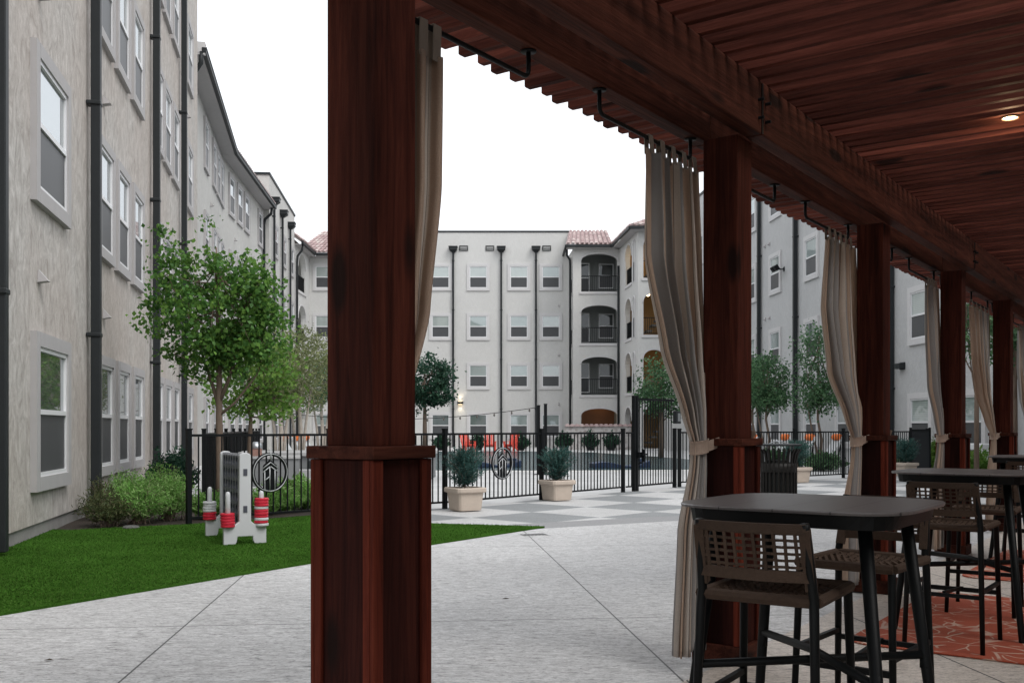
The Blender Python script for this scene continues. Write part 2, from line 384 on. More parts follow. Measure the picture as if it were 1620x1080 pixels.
while x < 24.0:
    j = rnd.uniform(-.006, .006); z1 = 3.360; zz = 3.2185+rnd.uniform(0, .004); yo = .942+rnd.uniform(-.02, .012); yi = -6.0; hw = .021
    # rounded lower corner at the outer end, as sawn
    b.add([(x-hw, yo, zz+.009), (x+hw, yo, zz+.009), (x+hw, yo-.009, zz), (x-hw, yo-.009, zz), (x-hw, yi, zz), (x+hw, yi, zz), (x-hw, yo, z1), (x+hw, yo, z1), (x-hw, yi, z1), (x+hw, yi, z1)],
          [(0,1,7,6), (3,2,1,0), (4,5,2,3), (8,9,5,4), (6,7,9,8), (1,2,5,9,7), (0,6,8,4,3)])
    x += .150
b.build('slats', WY, PG)
# curtain rods under the outer beam
def rod(x0, x1):
    b = MB(); y = .153; z0, z1 = 2.92, 2.805; n = 5
    pts = [(x0, y, z0)]+[(x0+.035*(1-math.cos(a)), y, z1+.035*(1-math.sin(a))) for a in [math.pi/2*k/n for k in range(n+1)]]
    pts += [(x1-.035*(1-math.sin(a)), y, z1+.035*(1-math.cos(a))) for a in [math.pi/2*k/n for k in range(n+1)]]+[(x1, y, z0)]
    b.tube(pts, .0105, 10)
    for xx in (x0, x1): b.lathe([(.034, 2.913), (.034, 2.9185)], 16, (xx, y))
    b.build('curtain_rod', BLACK, PG, True)
for i in range(0, 7):
    rod(i*LB+.16, i*LB+1.13); rod((i+1)*LB-1.16, (i+1)*LB-.16)

# curtains
m, t, bb = nodes('curtain_stripes'); tc = N(t, 'ShaderNodeTexCoord'); sp = N(t, 'ShaderNodeSeparateXYZ'); t.links.new(tc.outputs['UV'], sp.inputs[0])
fr = N(t, 'ShaderNodeMath', operation='FRACT'); ml = N(t, 'ShaderNodeMath', operation='MULTIPLY'); ml.inputs[1].default_value = 4.3
t.links.new(sp.outputs['X'], ml.inputs[0]); t.links.new(ml.outputs[0], fr.inputs[0])
r_ = N(t, 'ShaderNodeValToRGB'); r_.color_ramp.interpolation = 'CONSTANT'; e = r_.color_ramp.elements
stops = [(0, (.52,.395,.31)), (.36, (.14,.115,.10)), (.375, (.58,.51,.45)), (.50, (.35,.335,.325)), (.80, (.63,.57,.51)), (.88, (.14,.115,.10)), (.895, (.46,.39,.335))]
while len(e) < len(stops): e.new(.5)
for i, (p_, c_) in enumerate(stops): e[i].position = p_; e[i].color = (*c_, 1)
t.links.new(fr.outputs[0], r_.inputs[0])
v = coords(t); c = mixc(t, 1.0, r_.outputs[0], ramp(t, noise(t, v, 300, 2), [(.3, .86), (.7, 1.08)]), 'MULTIPLY')
t.links.new(c, bb.inputs['Base Color']); bb.inputs['Roughness'].default_value = .95; bb.inputs['Specular IOR Level'].default_value = .1
bump(t, bb, noise(t, coords(t, (60, 60, 3)), 2, 3), .1, .004)
tr = N(t, 'ShaderNodeBsdfTranslucent'); t.links.new(c, tr.inputs['Color']); ms = N(t, 'ShaderNodeMixShader'); ms.inputs[0].default_value = .3
t.links.new(bb.outputs[0], ms.inputs[1]); t.links.new(tr.outputs[0], ms.inputs[2]); t.links.new(ms.outputs[0], t.nodes['Material Output'].inputs['Surface']); CURT = m

def lerpk(keys, z):
    for (z0, *a), (z1, *b_) in zip(keys[:-1], keys[1:]):
        if z0 >= z >= z1:
            f = (z0-z)/(z0-z1); f2 = f*f*(3-2*f)*.35+f*.65
            return [p+(q-p)*f2 for p, q in zip(a, b_)]
    return list(keys[-1][1:])
def curtain(i, side, label, keys, seed, pleats=5):
    """keys: z, s_from, s_to (along the row from the post, mirrored by side), y, pleat depth"""
    rr = random.Random(seed); root = thing('curtain', label, 'curtain', tuple(pq(i*LB, 0)), math.pi/2-TH, 'striped curtains tied back to the pergola posts')
    nu, nv = 110, 64; zt, zb = keys[0][0], keys[-1][0]; ph = [rr.uniform(0, 6) for _ in range(6)]
    b = MB(); b.uvs = []; b.v = []
    for jv in range(nv+1):
        z = zt+(zb-zt)*jv/nv; s0, s1, yc, am = lerpk(keys, z)
        for iu in range(nu+1):
            u = iu/nu; uu = u+.022*math.sin(6.3*u*2+ph[0]+z*1.3)
            s = s0+(s1-s0)*uu
            y = yc+am*(math.sin(2*math.pi*pleats*u+ph[1]+.5*math.sin(z*1.7+ph[2])) + .45*math.sin(2*math.pi*(pleats*1.9)*u+ph[3]+z*.8)+.25*math.sin(2*math.pi*2.3*u+ph[4]))
            s += .5*am*math.sin(2*math.pi*pleats*2*u+ph[5])
            b.v.append((side*s, y, z+.012*math.sin(7*u+ph[2])*(1 if jv == nv else 0))); b.uvs.append((u, jv/nv))
    for jv in range(nv):
        for iu in range(nu):
            a = jv*(nu+1)+iu; b.f.append((a, a+1, a+nu+2, a+nu+1)); b.mi.append(0)
    o = b.build('fabric', CURT, root, True); so = o.modifiers.new('thick', 'SOLIDIFY'); so.thickness = .004
    # hanging tabs over the rod
    s0, s1, yc, am = keys[0][1:]
    for k in range(5):
        tb = MB()
        s = side*(s0+(s1-s0)*(k+.3)/4.6)
        for dy in (-.013, .013):
            tb.bar((s, .153+dy*1.3+(yc-.153)*.8, zt-.02), (s+.008*side, .153+dy, 2.816), .045, .004, up=(0,1,0))
        tb.box(s-.0225+.008*side, s+.0225+.008*side, .153-.0135, .153+.0135, 2.816, 2.821)
        tb.build('tab', CURT_PLAIN, root)
    # tie sash
    zs = 1.20; s0, s1, yc, am = lerpk(keys, zs); cx_ = side*(s0+s1)/2; rx = abs(s1-s0)/2+.014; ry = am*1.75+.014
    sb = MB(); n = 26; vs, fs = [], []
    for jz, (zz, k_) in enumerate(((-.036, 1.05), (-.02, .99), (0, .97), (.02, .99), (.036, 1.06))):
        for k in range(n):
            a = 2*math.pi*k/n; vs.append((cx_+rx*k_*math.cos(a), yc+ry*k_*math.sin(a), zs+zz+.010*math.cos(a)*side*-1))
    for jz in range(4):
        for k in range(n): fs.append((jz*n+k, jz*n+(k+1) % n, (jz+1)*n+(k+1) % n, (jz+1)*n+k))
    sb.add(vs, fs)
    xe = side*-.158
    pa = Vector((cx_+side*-rx*.3, yc-ry*.85, zs)); pb = Vector((xe-(.0 if side > 0 else .004), -.055, zs+.075))
    if side > 0: pa = Vector((cx_+side*rx*.0, yc-ry, zs)); pb = Vector((.156, -.02, zs+.03))
    sb.bar(pa, pb, .006, .056); sb.bar(pb+Vector((0, .004, -.004)), pb+Vector((side*-.004, -.042, -.018)), .006, .05); sb.bar(pb, pb+Vector((-.006*side, .03, .028)), .006, .045)
    o = sb.build('tieback', CURT_TIE, root, False); so = o.modifiers.new('thick', 'SOLIDIFY'); so.thickness = .005
    return root
CURT_PLAIN = simple('curtain_tab', (.27,.23,.195), .95, .1, 40, .1)
CURT_TIE = simple('curtain_tie', (.33,.25,.20), .95, .15, 60, .2)
KL = [(2.745, -.69, -.09, .150, .020), (2.2, -.63, -.06, .150, .030), (1.72, -.46, -.06, .135, .034), (1.38, -.33, -.125, .09, .026), (1.20, -.285, -.165, .070, .018), (1.10, -.30, -.165, .070, .02), (.75, -.40, -.165, .085, .032), (.09, -.46, -.17, .09, .040)]
# post 1 carries its curtain on the far side
K1 = [(2.70, .16, .52, .155, .020), (2.2, .14, .50, .15, .026), (1.72, .12, .42, .14, .03), (1.38, .13, .30, .13, .024), (1.20, .155, .26, .12, .017), (1.10, .155, .28, .12, .02), (.75, .16, .36, .12, .03), (.09, .16, .42, .12, .036)]
curtain(0, 1, 'striped taupe curtain hanging narrow behind the nearest big post, upper right side', K1, 5, 4)
CL = ['long striped taupe curtain left of the second post, above the nearest table', 'striped taupe curtain tied left of the third post, bowing to the left',
      'striped curtain mostly hidden behind the fourth post', 'pale striped curtain sweeping between the fourth and fifth posts', 'striped curtain at the right edge, beyond the fifth post', 'farthest striped curtain of the row']
for i in range(1, 6):
    K = [list(k) for k in KL]; sd_ = random.Random(i*31)
    for k in K[1:4]: k[1] += sd_.uniform(-.05, .03)
    if i == 2: K[0][1], K[1][1], K[2][1], K[3][1] = -.70, -.80, -.68, -.40
    if i == 3:
        for k in K[:4]: k[1] += (.22, .18, .08, .03)[K.index(k)]
    if i == 4:
        for k in K[:4]: k[1] -= (.55, .5, .42, .2)[K.index(k)]
    curtain(i, -1, CL[i-1], [(k[0], -k[1], -k[2], k[3], k[4]) for k in K], 11*i+2, 5)

# recessed puck light between the slats
c0 = px(1598, 185, 6.15)
o = thing('ceiling_light', 'small round lit downlight in the slatted pergola ceiling', 'ceiling light', (c0.x, c0.y, 3.2175))
m, t, bb = nodes('lamp_glow'); bb.inputs['Emission Color'].default_value = (1, .78, .48, 1); bb.inputs['Emission Strength'].default_value = 5; bb.inputs['Base Color'].default_value = (1,.9,.7,1); GLOW = m
b = MB(); b.lathe([(.043, -.002), (.043, .006)], 24); b.build('diffuser', GLOW, o)
b = MB(); b.tube([(.047*math.cos(a), .047*math.sin(a), -.002) for a in [2*math.pi*k/24 for k in range(24)]], .006, 8, True); b.build('trim_ring', simple('ring_bronze', (.12,.08,.05), .4), o, True)
l = bpy.data.lights.new('downlight', 'POINT'); l.energy = 3.0; l.color = (1, .72, .42); l.shadow_soft_size = .04
lo = bpy.data.objects.new('downlight', l); COL.objects.link(lo); lo.parent = o; lo.location = (0, 0, -.05)
#PART2
# ------------------------------------------------------------------ buildings
FH = 3.42
_wc = {}
def window_meshes(wd, ht, tr, trim, pane):
    k = (wd, ht, tr, trim.name, pane.name)
    if k in _wc: return _wc[k]
    a = wd/2; t_ = MB()
    t_.box(-a, -a+tr, -.075, .01, 0, ht); t_.box(a-tr, a, -.075, .01, 0, ht)
    t_.box(-a+tr, a-tr, -.078, .01, ht-tr, ht); t_.box(-a+tr, a-tr, -.078, .01, 0, tr)
    s = MB(); ia = a-tr; z0, z1 = tr, ht-tr; zm = (z0+z1)/2; f = .05
    s.box(-ia, -ia+f, -.052, .005, z0, z1); s.box(ia-f, ia, -.052, .005, z0, z1)
    s.box(-ia+f, ia-f, -.055, .005, z0, z0+f); s.box(-ia+f, ia-f, -.055, .005, z1-f, z1); s.box(-ia+f, ia-f, -.060, .005, zm-.03, zm+.03)
    p = MB(); p.box(-ia+f, ia-f, -.022, .003, zm+.03, z1-f)
    q = MB(); q.box(-ia+f, ia-f, -.034, .003, z0+f, zm-.03)
    _wc[k] = (t_.mesh('window', trim), s.mesh('sash', VINYL), p.mesh('pane', pane), q.mesh('screen', SCREEN)); return _wc[k]
def window(root, M, s, z, wd=1.5, ht=1.89, tr=.17, trim=TRIM, pane=PANE):
    ms_ = window_meshes(wd, ht, tr, trim, pane)
    o = link('window', ms_[0], root, M @ Matrix.Translation((s, 0, z)))
    for nm, me in zip(('sash', 'pane', 'screen'), ms_[1:]): link(nm, me, o)
root_inv = {}
def pipe(root, M, s, z0, z1, wd=.12, head=False, y=-.13):
    b = MB(); b.M = M; b.box(s-wd/2, s+wd/2, y-wd/2, y+wd/2, z0, z1)
    z = z0+2.6
    while z < z1-.3: b.box(s-wd/2-.025, s+wd/2+.025, y-wd/2-.008, -.003, z, z+.06); z += 3.42
    p = b.build('downpipe', PIPE, root, bevel=.012)
    if head:
        b = MB(); b.M = M; zt = z1; a = .28
        b.add([(s-a,-.42,zt+.34),(s+a,-.42,zt+.34),(s+a,-.004,zt+.34),(s-a,-.004,zt+.34),(s-a,-.42,zt+.12),(s+a,-.42,zt+.12),(s+a,-.004,zt+.12),(s-a,-.004,zt+.12),(s-.1,-.22,zt-.06),(s+.1,-.22,zt-.06),(s+.1,-.05,zt-.06),(s-.1,-.05,zt-.06)],
              [(0,1,2,3),(4,5,1,0),(5,6,2,1),(6,7,3,2),(7,4,0,3),(8,9,5,4),(9,10,6,5),(10,11,7,6),(11,8,4,7),(11,10,9,8)])
        b.box(s-a-.03, s+a+.03, -.45, -.002, zt+.30, zt+.345)
        b.build('rainwater_head', PIPE, p)
def vent(root, M, s, z):
    b = MB(); b.M = M
    b.add([(s-.07,-.003,z-.08),(s+.07,-.003,z-.08),(s+.045,-.003,z+.08),(s-.045,-.003,z+.08),(s-.07,-.12,z-.06),(s+.07,-.12,z-.06)], [(0,1,2,3),(0,4,5,1),(4,3,2,5),(0,3,4),(1,5,2)])
    b.build('wall_vent', TRIM, root)
TILE = None
m, t, bb = nodes('roof_tile'); g_ = N(t, 'ShaderNodeNewGeometry'); v = coords(t, rand=False)
c = ramp(t, g_.outputs['Random Per Island'], [(0, (.34,.24,.235)), (.4, (.42,.31,.305)), (.75, (.50,.40,.385)), (1, (.56,.49,.465))])
c = mixc(t, 1.0, c, ramp(t, noise(t, v, 3, 4), [(.3, .8), (.7, 1.1)]), 'MULTIPLY')
t.links.new(c, bb.inputs['Base Color']); bb.inputs['Roughness'].default_value = .85; TILE = m
def tile_roof(root, M, e0, e1, r0, r1, pitch=.30, name='roof'):
    """barrel tiles from the eave e0-e1 up to the ridge r0-r1"""
    e0, e1, r0, r1 = map(Vector, (e0, e1, r0, r1)); n = max(1, int((e1-e0).length/pitch)); rows = max(1, int((r0-e0).length/.42))
    b = MB(); b.M = M; up = (e1-e0).cross(r0-e0).normalized(); up = up if up.z > 0 else -up
    for j in range(rows):
        for i in range(n):
            def P(u, v): return (e0.lerp(e1, u)).lerp(r0.lerp(r1, u), v)
            vs = []
            for v_, hgt in ((j/rows, .055), ((j+1.08)/rows, .02)):
                for k in range(7):
                    a = math.pi*k/6; u = (i+.5-.36*math.cos(a))/n; vs.append(P(u, min(1, v_))+up*(hgt+.085*math.sin(a)))
            b.add(vs, [(k, k+1, 8+k, 7+k) for k in range(6)]+[(0,)+tuple(range(6, 0, -1))])
    b.add([e0, e1, r1, r0], [(0,1,2,3)])
    return b.build(name, TILE, root)
def building(name, label, x, y, grp=None):
    o = thing('balcony_tower' if 'tower' in name else 'apartment_wing' if 'wing' in name else 'apartment_block', label, 'building', (x, y, 0), 0, grp); root_inv[name] = Matrix.Translation((-x, -y, 0)); return o
def wallbox(root, M, L, z0, z1, mat, th=.4, name='wall', s0=0):
    b = MB(); b.M = M; b.box(s0, L, 0, th, z0, z1); return b.build(name, mat, root)

# ---- left wing
LW = building('left_wing', 'long tan stucco apartment wing with charcoal downpipes, along the left side of the lawn', -5.5, 12)
I = root_inv['left_wing']
lx = lambda Z: -3.15-.213*Z
A0, A1 = (lx(2.0), 2.0), (lx(30.6), 30.6)
M, L = seg(A0, A1); M = I @ M; k_ = math.hypot(1, .213); S = lambda Z: (Z-2.0)*k_
wallbox(LW, M, L, .16, 14.9, ST_LEFT); wallbox(LW, M, L-.05, -.04, .16, simple('foundation_concrete', (.27,.26,.25), .9, .3, 5, .4), .3, 'foundation', .0).matrix_basis = Matrix.Translation((-.03, .006, 0))
b = MB(); b.M = M; b.box(-.05, L+.06, -.06, .5, 14.9, 15.05); b.build('parapet_coping', PIPE, LW)
b = MB(); b.M = M; b.box(L-.4, L, .4, 6, .16, 14.9); b.build('wall', ST_LEFT, LW)
for k in range(4):
    z = .55+FH*k
    if k < 3: window(LW, M, S(12.5), z, 1.80, 1.89, .17)
    for Z in (15.95, 17.5, 19.1, 21.95, 23.4, 24.95): window(LW, M, S(Z), z, 1.32, 1.89, .15)
    window(LW, M, S(28.1), z, 1.5)
    for Z in (12.0, 15.95, 27.6): vent(LW, M, S(Z), 3.13+FH*k)
for Z, wd in ((10.02, .12), (14.72, .135), (20.95, .14), (25.95, .14)): pipe(LW, M, S(Z), .05, 14.8, wd)
# second stretch under the tiled eave, in two slightly bent runs
B0, B1, B2 = (-10.1, 30.2), (-12.55, 43.2), (-13.35, 53.6)
gut = ((-9.72, 31.2), (-11.93, 42.8), (-12.78, 53.5))
for (p0, p1, g0, g1, cols) in ((B0, B1, gut[0], gut[1], (37.0, 39.7, 41.2, 42.6)), (B1, B2, gut[1], gut[2], (45.0, 46.85, 48.6, 52.3))):
    M, L = seg(p0, p1); M = I @ M; wallbox(LW, M, L, -.04, 13.1, ST_L2)
    u = Vector((p1[0]-p0[0], p1[1]-p0[1])).normalized()
    for k in range(4):
        for Z in cols: window(LW, M, (Z-p0[1])/u.y, .55+FH*k, 1.35, 1.89, .15)
        vent(LW, M, (cols[1]-p0[1])/u.y-1.1, 3.13+FH*k)
    Mg, Lg = seg(g0, g1); Mg = I @ Mg
    b = MB(); b.M = Mg; b.box(0, Lg, 0, .62, 13.03, 13.08); b.build('soffit', TRIM, LW)
    b = MB(); b.M = Mg; b.box(-.02, Lg+.02, -.13, -.003, 13.06, 13.22); b.box(-.02, Lg+.02, -.15, -.13, 13.19, 13.235); b.build('gutter', PIPE, LW)
    tile_roof(LW, Mg, (0, -.06, 13.24), (Lg, -.06, 13.24), (0, 2.6, 14.3), (Lg, 2.6, 14.3))
Mg, Lg = seg(gut[0], gut[1]); Mg = I @ Mg
b = MB(); b.M = Mg; b.prism_xz([(0, 13.0), (.12, 13.0), (.12, 13.4), (0, 13.4)], -.1, .6); b.build('fascia', TRIM2, LW)
def eave_pipe(root, pts):
    b = MB(); b.tube(pts, .075, 10); b.build('downpipe', PIPE, root, True)
eave_pipe(LW, [I @ Vector(p) for p in ((-9.75, 31.25, 13.1), (-9.76, 31.25, 12.75), (-10.02, 31.3, 12.4), (-10.1, 31.35, 12.1), (-10.1, 31.35, 0))])
eave_pipe(LW, [I @ Vector(p) for p in ((-12.8, 53.1, 13.1), (-12.82, 53.0, 12.7), (-13.15, 53.0, 12.4), (-13.2, 53.0, 12.1), (-13.2, 53.0, 0))])
# third block with parapet
C0, C1 = (-13.05, 53.5), (-14.0, 64.1)
M, L = seg(C0, C1); M = I @ M; wallbox(LW, M, L, -.04, 14.9, ST_L2)
b = MB(); b.M = M; b.box(0, .4, .4, 5, -.04, 14.9); b.build('wall', ST_L2, LW)
b = MB(); b.M = M; b.box(-.06, L+.05, -.06, 5, 14.9, 15.03); b.build('parapet_coping', PIPE, LW)
for Z in (54.5, 57.7, 61.1): pipe(LW, M, (Z-53.5)*1.004, .0, 13.55, .12, True)
for k in range(4):
    for Z in (55.9, 59.3, 62.7): window(LW, M, (Z-53.5)*1.004, .55+FH*k, 1.4)

# ---- arched wall helper
ARCH = []
def arch_wall(root, M, L, ops, mat, top, rise=.62, th=.3, floors=4, sill=.08, crown=2.6, name='wall', z_lo=0, trimmat=None, ring=True):
    b = MB(); b.M = M; xs = 0
    for (a, c_) in ops:
        b.box(xs, a, 0, th, -.04, top); xs = c_
        prev = -.04
        for k in range(floors+1):
            base = top if k == floors else sill+FH*k
            if k == 0: lo = None
            if k > 0 or z_lo:
                cr = crown+FH*(k-1); n = 14
                arc = [((a+c_)/2-(c_-a)/2*math.cos(math.pi*i/n), cr-rise+rise*math.sin(math.pi*i/n)**.92) for i in range(n+1)]
                b.prism_xz(arc+[(c_, base), (a, base)], 0, th)
            else: b.box(a, c_, 0, th, -.04, base)
    b.box(xs, L, 0, th, -.04, top)
    o = b.build(name, mat, root)
    for (a, c_) in ops:
        for k in range(floors):
            tb = MB(); tb.M = M
            cr = crown+FH*k; n = 14
            if ring:
                e = .09
                arc = [((a+c_)/2-((c_-a)/2+e)*math.cos(math.pi*i/n), cr-rise+(rise+e)*max(0, math.sin(math.pi*i/n))**.92) for i in range(n+1)]
                arci = [((a+c_)/2-(c_-a)/2*math.cos(math.pi*i/n), cr-rise+rise*max(0, math.sin(math.pi*i/n))**.92) for i in range(n+1)]
                tb.prism_xz(arci+arc[::-1], -.05, -.002)
            if tb.v: tb.build('arch_moulding', trimmat or TRIM2, root)
            if k: tb = MB(); tb.M = M; tb.box(a-.12, c_+.12, -.07, -.002, sill+FH*k-.16, sill+FH*k); tb.build('sill', trimmat or TRIM2, root)
    return o
def railing(root, M, a, c_, z, y=.12):
    b = MB(); b.M = M
    b.box(a, c_, y-.025, y+.025, z+1.02, z+1.07); b.box(a, c_, y-.02, y+.02, z+.08, z+.12)
    n = max(2, int((c_-a)/.125))
    for i in range(n+1):
        x = a+(c_-a)*i/n; b.box(x-.011, x+.011, y-.011, y+.011, z+.12, z+1.02)
    b.build('railing', BLACK, root)

# ---- corner block at the far left (tiled, arched balconies) and far facade
FB_ = building('far_block', 'cream four storey apartment block facing the camera across the pool, with dark downpipes', -5, 69)
I = root_inv['far_block']
M, L = seg((-14.0, 64.15), (-14.02, 69.0)); M = I @ M
arch_wall(FB_, M, L, [(1.0, 3.4)], ST_CEN, 13.2, .95, .3)
for k in range(1, 4): railing(FB_, M, 1.0, 3.4, .08+FH*k, .1)
b = MB(); b.M = M
for k in range(5): b.box(0, L, .3, 3.2, FH*k-.2, FH*k+.02)
b.box(0, L, 3.2, 3.4, 0, 13.2); b.box(L-.25, L, .3, 3.2, 0, 13.2); b.build('balcony_shell', ST_CEN, FB_)
M, L = seg((-14.02, 69.0), (3.9, 69.0)); M = I @ M; X = lambda x: x+14.02
wallbox(FB_, M, X(-7.0), -.04, 13.2, ST_CEN); wallbox(FB_, M, L, -.04, 14.86, ST_CEN, .5, 'wall', X(-7.0))
b = MB(); b.M = M; b.box(X(-7.06), L+.05, -.05, .55, 14.86, 14.97); b.build('parapet_coping', PIPE, FB_)
tile_roof(FB_, M, (-.9, -.6, 13.35), (X(-7.02), -.6, 13.35), (.3, 3.2, 15.5), (X(-7.02), 3.2, 15.5))
tile_roof(FB_, I, (-13.45, 64.0, 13.35), (-13.45, 69.0-.6, 13.35), (-16.5, 64.0, 15.6), (-16.5, 72, 15.6))
b = MB(); b.M = I; b.box(-13.55, -13.40, 64.0, 68.4, 13.15, 13.32); b.box(-13.55, -7.05, 68.27, 68.42, 13.15, 13.32); b.build('gutter', PIPE, FB_)
b = MB(); b.M = I; b.box(-14.0, -13.56, 64.1, 69, 13.12, 13.16); b.box(-13.5, -7.05, 68.43, 69, 13.12, 13.16); b.build('soffit', TRIM, FB_)
eave_pipe(FB_, [I @ Vector(p) for p in ((-13.5, 64.3, 13.15), (-13.55, 64.3, 12.8), (-13.85, 64.3, 12.4), (-13.88, 64.3, 12.0), (-13.88, 64.3, 0))])
for k in range(4):
    for x in (-13.0, -10.3, -8.2, -4.95, -2.34, .48, 2.69): window(FB_, M, X(x), .55+FH*k, 1.58, 1.88, .19, TRIM2, prnd.choice(PANES))
    if k: vent(FB_, M, X(3.25), FH*k-.45)
for x in (-4.07, -.745, 1.66): pipe(FB_, M, X(x), 0, 13.5, .13, True)
for x in (-3.35, -1.53, 2.40):
    b = MB(); b.M = M; xx = X(x)
    b.box(xx-.30, xx+.30, -.06, -.003, 13.88, 13.93); b.box(xx-.30, xx+.30, -.06, -.003, 13.58, 13.63); b.box(xx-.30, xx-.25, -.06, -.003, 13.63, 13.88); b.box(xx+.25, xx+.30, -.06, -.003, 13.63, 13.88); b.box(xx-.25, xx+.25, -.06, -.003, 13.73, 13.75)
    b.build('scupper_frame', PIPE, FB_)

# ---- balcony and stair tower right of the far facade
TW = building('balcony_tower', 'pale tower with stacked arched balconies and a tiled roof, right of the far facade', 6, 64)
I = root_inv['balcony_tower']; F0, F1, F2, F3 = (4.05, 66.0), (7.1, 66.0), (7.6, 60.0), (10.95, 60.0)
Mf, Lf = seg(F0, F1); Mf = I @ Mf
arch_wall(TW, Mf, Lf, [(.54, 2.93)], ST_CEN, 13.2, .46, .3)
Ms, Ls = seg(F1, F2); Ms = I @ Ms
arch_wall(TW, Ms, Ls, [(2.2, 4.15)], ST_CEN, 13.2, .85, .3)
Mt, Lt = seg(F2, F3); Mt = I @ Mt
arch_wall(TW, Mt, Lt, [(.32, 1.62)], ST_CEN, 13.2, .55, .3)
Ml, Ll = seg((3.9, 69.0), F0); Ml = I @ Ml
arch_wall(TW, Ml, Ll, [(.7, 2.3)], ST_CEN, 13.2, .5, .25, ring=False)
for k in range(4):
    z = .08+FH*k
    if k:
        railing(TW, Mf, .54, 2.93, z); railing(TW, Ms, 2.2, 4.15, z, .1); railing(TW, Mt, .32, 1.62, z); railing(TW, Ml, .7, 2.3, z)
    for s in (4.75,):   # slit opening: a dark recessed panel with frame
        b = MB(); b.M = Ms; b.box(s, s+.42, -.02, -.002, z+.0, z+1.15); b.build('slit_grille', BLACK, TW)
        b = MB(); b.M = Ms; b.box(s-.12, s, -.06, -.002, z-.1, z+2.2); b.box(s+.42, s+.54, -.06, -.002, z-.1, z+2.2); b.tube([(s-.06+.27*(1-math.cos(a)), -.03, z+2.2+.27*math.sin(a)) for a in [math.pi*i/10 for i in range(11)]], .06, 6); b.build('slit_frame', TRIM2, TW)
BROWN = simple('stair_amber_lamplit', (.34,.21,.09), .8, .2, 1.2); BROWN_D = simple('porch_brown', (.13,.062,.032), .7, .3, 1.5); GREY_IN = simple('balcony_grey', (.17,.18,.175), .85, .1, 2)  # amber of the stair walls puts warm lamp light into the colour
b = MB(); b.M = I
for k in range(5): b.box(4.33, 7.05, 66.3, 69, FH*k-.22, FH*k+.05)
b.build('balcony_floor', ST_CEN, TW)
b = MB(); b.M = I; b.box(4.1, 7.4, 68.3, 68.5, 0, 13.2); b.box(7.05, 7.3, 66.3, 68.3, 0, 13.2); b.build('balcony_back', GREY_IN, TW)
Mb, _ = seg((4.1, 68.3), (7.3, 68.3)); Mb = I @ Mb
for k in range(4):
    window(TW, Mb, .75, .2+FH*k, 1.15, 2.25, .12, GREY_IN, PANE_D); window(TW, Mb, 2.35, .5+FH*k, 1.25, 1.9, .12, GREY_IN, PANE_D)
b = MB(); b.M = I
b.box(7.3, 12.6, 64.6, 64.8, 0, 13.2); b.box(11.0, 11.2, 60.3, 64.6, 0, 13.2); b.build('stair_wall', BROWN, TW)
b = MB(); b.M = I
for k in range(5): b.box(7.75, 11, 62.9, 64.6, FH*k-.2, FH*k)
for k in range(4):
    for st in range(10): b.box(7.95+.29*st, 8.3+.29*st, 60.9, 62.1, FH*k+.34*st+.02, FH*k+.34*st+.12)
b.build('stairs', simple('stair_concrete', (.16,.155,.15), .8, .2, 3), TW)
b = MB(); b.M = I; b.box(4.1, 7.3, 66.3, 69, 13.2, 13.25); b.box(7.75, 11, 60.3, 64.8, 13.2, 13.25); b.build('ceiling_slab', GREY_IN, TW)
tile_roof(TW, I, (3.55, 65.45, 13.38), (6.62, 65.45, 13.38), (3.95, 69.3, 15.0), (6.62, 69.3, 15.0))
tile_roof(TW, I, (7.05, 59.4, 13.38), (6.55, 65.45, 13.38), (9.5, 61.8, 14.55), (9.1, 66.5, 14.9))
tile_roof(TW, I, (7.05, 59.4, 13.38), (11.4, 59.4, 13.38), (9.5, 61.8, 14.55), (13.8, 61.8, 14.55))
b = MB(); b.M = I
for p, q in (((3.55, 69), (3.55, 65.4)), ((3.55, 65.4), (6.6, 65.4)), ((6.56, 65.4), (7.02, 59.35)), ((7.02, 59.35), (11.3, 59.35))):
    b.bar((*p, 13.27), (*q, 13.27), .13, .16)
b.build('gutter', PIPE, TW)
b = MB(); b.M = I; b.box(3.6, 7.1, 65.47, 66, 13.14, 13.19); b.prism_xy([(6.64, 65.46), (7.1, 65.9), (7.6, 60), (11, 60), (11.3, 59.42), (7.1, 59.42)], 13.14, 13.19); b.build('soffit', TRIM, TW)
eave_pipe(TW, [I @ Vector(p) for p in ((3.62, 66.2, 13.2), (3.64, 66.2, 12.8), (3.85, 66.3, 12.5), (3.88, 66.4, 12.2), (3.88, 66.4, 0))])
eave_pipe(TW, [I @ Vector(p) for p in ((7.02, 65.7, 12.0), (7.02, 65.7, 0))])
for k, e in ((3, 42), (2, 5), (1, 9)):
    o = thing('stair_lamp', ('warm lamp lit in the top floor stair opening of the tower', 'lamp in the tower stair opening below the top floor', 'lamp in the lower tower stair opening')[3-k], 'lamp', (8.55, 62.6, FH*(k+1)-.62))
    b = MB(); b.lathe([(.05, .38), (.05, .12)], 10); b.build('stem', BLACK, o); b = MB(); b.lathe([(.03, -.06), (.12, 0), (.13, .06), (.05, .12)], 14); b.build('globe', GLOW, o, True)
    pl = bpy.data.lights.new('stair_light', 'POINT'); pl.energy = e; pl.color = (1, .66, .28); pl.shadow_soft_size = .15
    lo = bpy.data.objects.new('stair_light', pl); COL.objects.link(lo); lo.parent = o; lo.location = (0, -.2, -.15)
pl = bpy.data.lights.new('porch_light', 'POINT'); pl.energy = 5; pl.color = (1, .6, .3); pl.shadow_soft_size = .1
o = thing('porch_lamp', 'warm ceiling lamp in the ground floor arch of the balcony tower', 'lamp', (6.0, 67.3, 3.02))
b = MB(); b.lathe([(.14, .17), (.14, .08), (.06, .0)], 14); b.build('shade', GLOW, o, True); lo = bpy.data.objects.new('porch_light', pl); COL.objects.link(lo); lo.parent = o; lo.location = (0, 0, -.25)
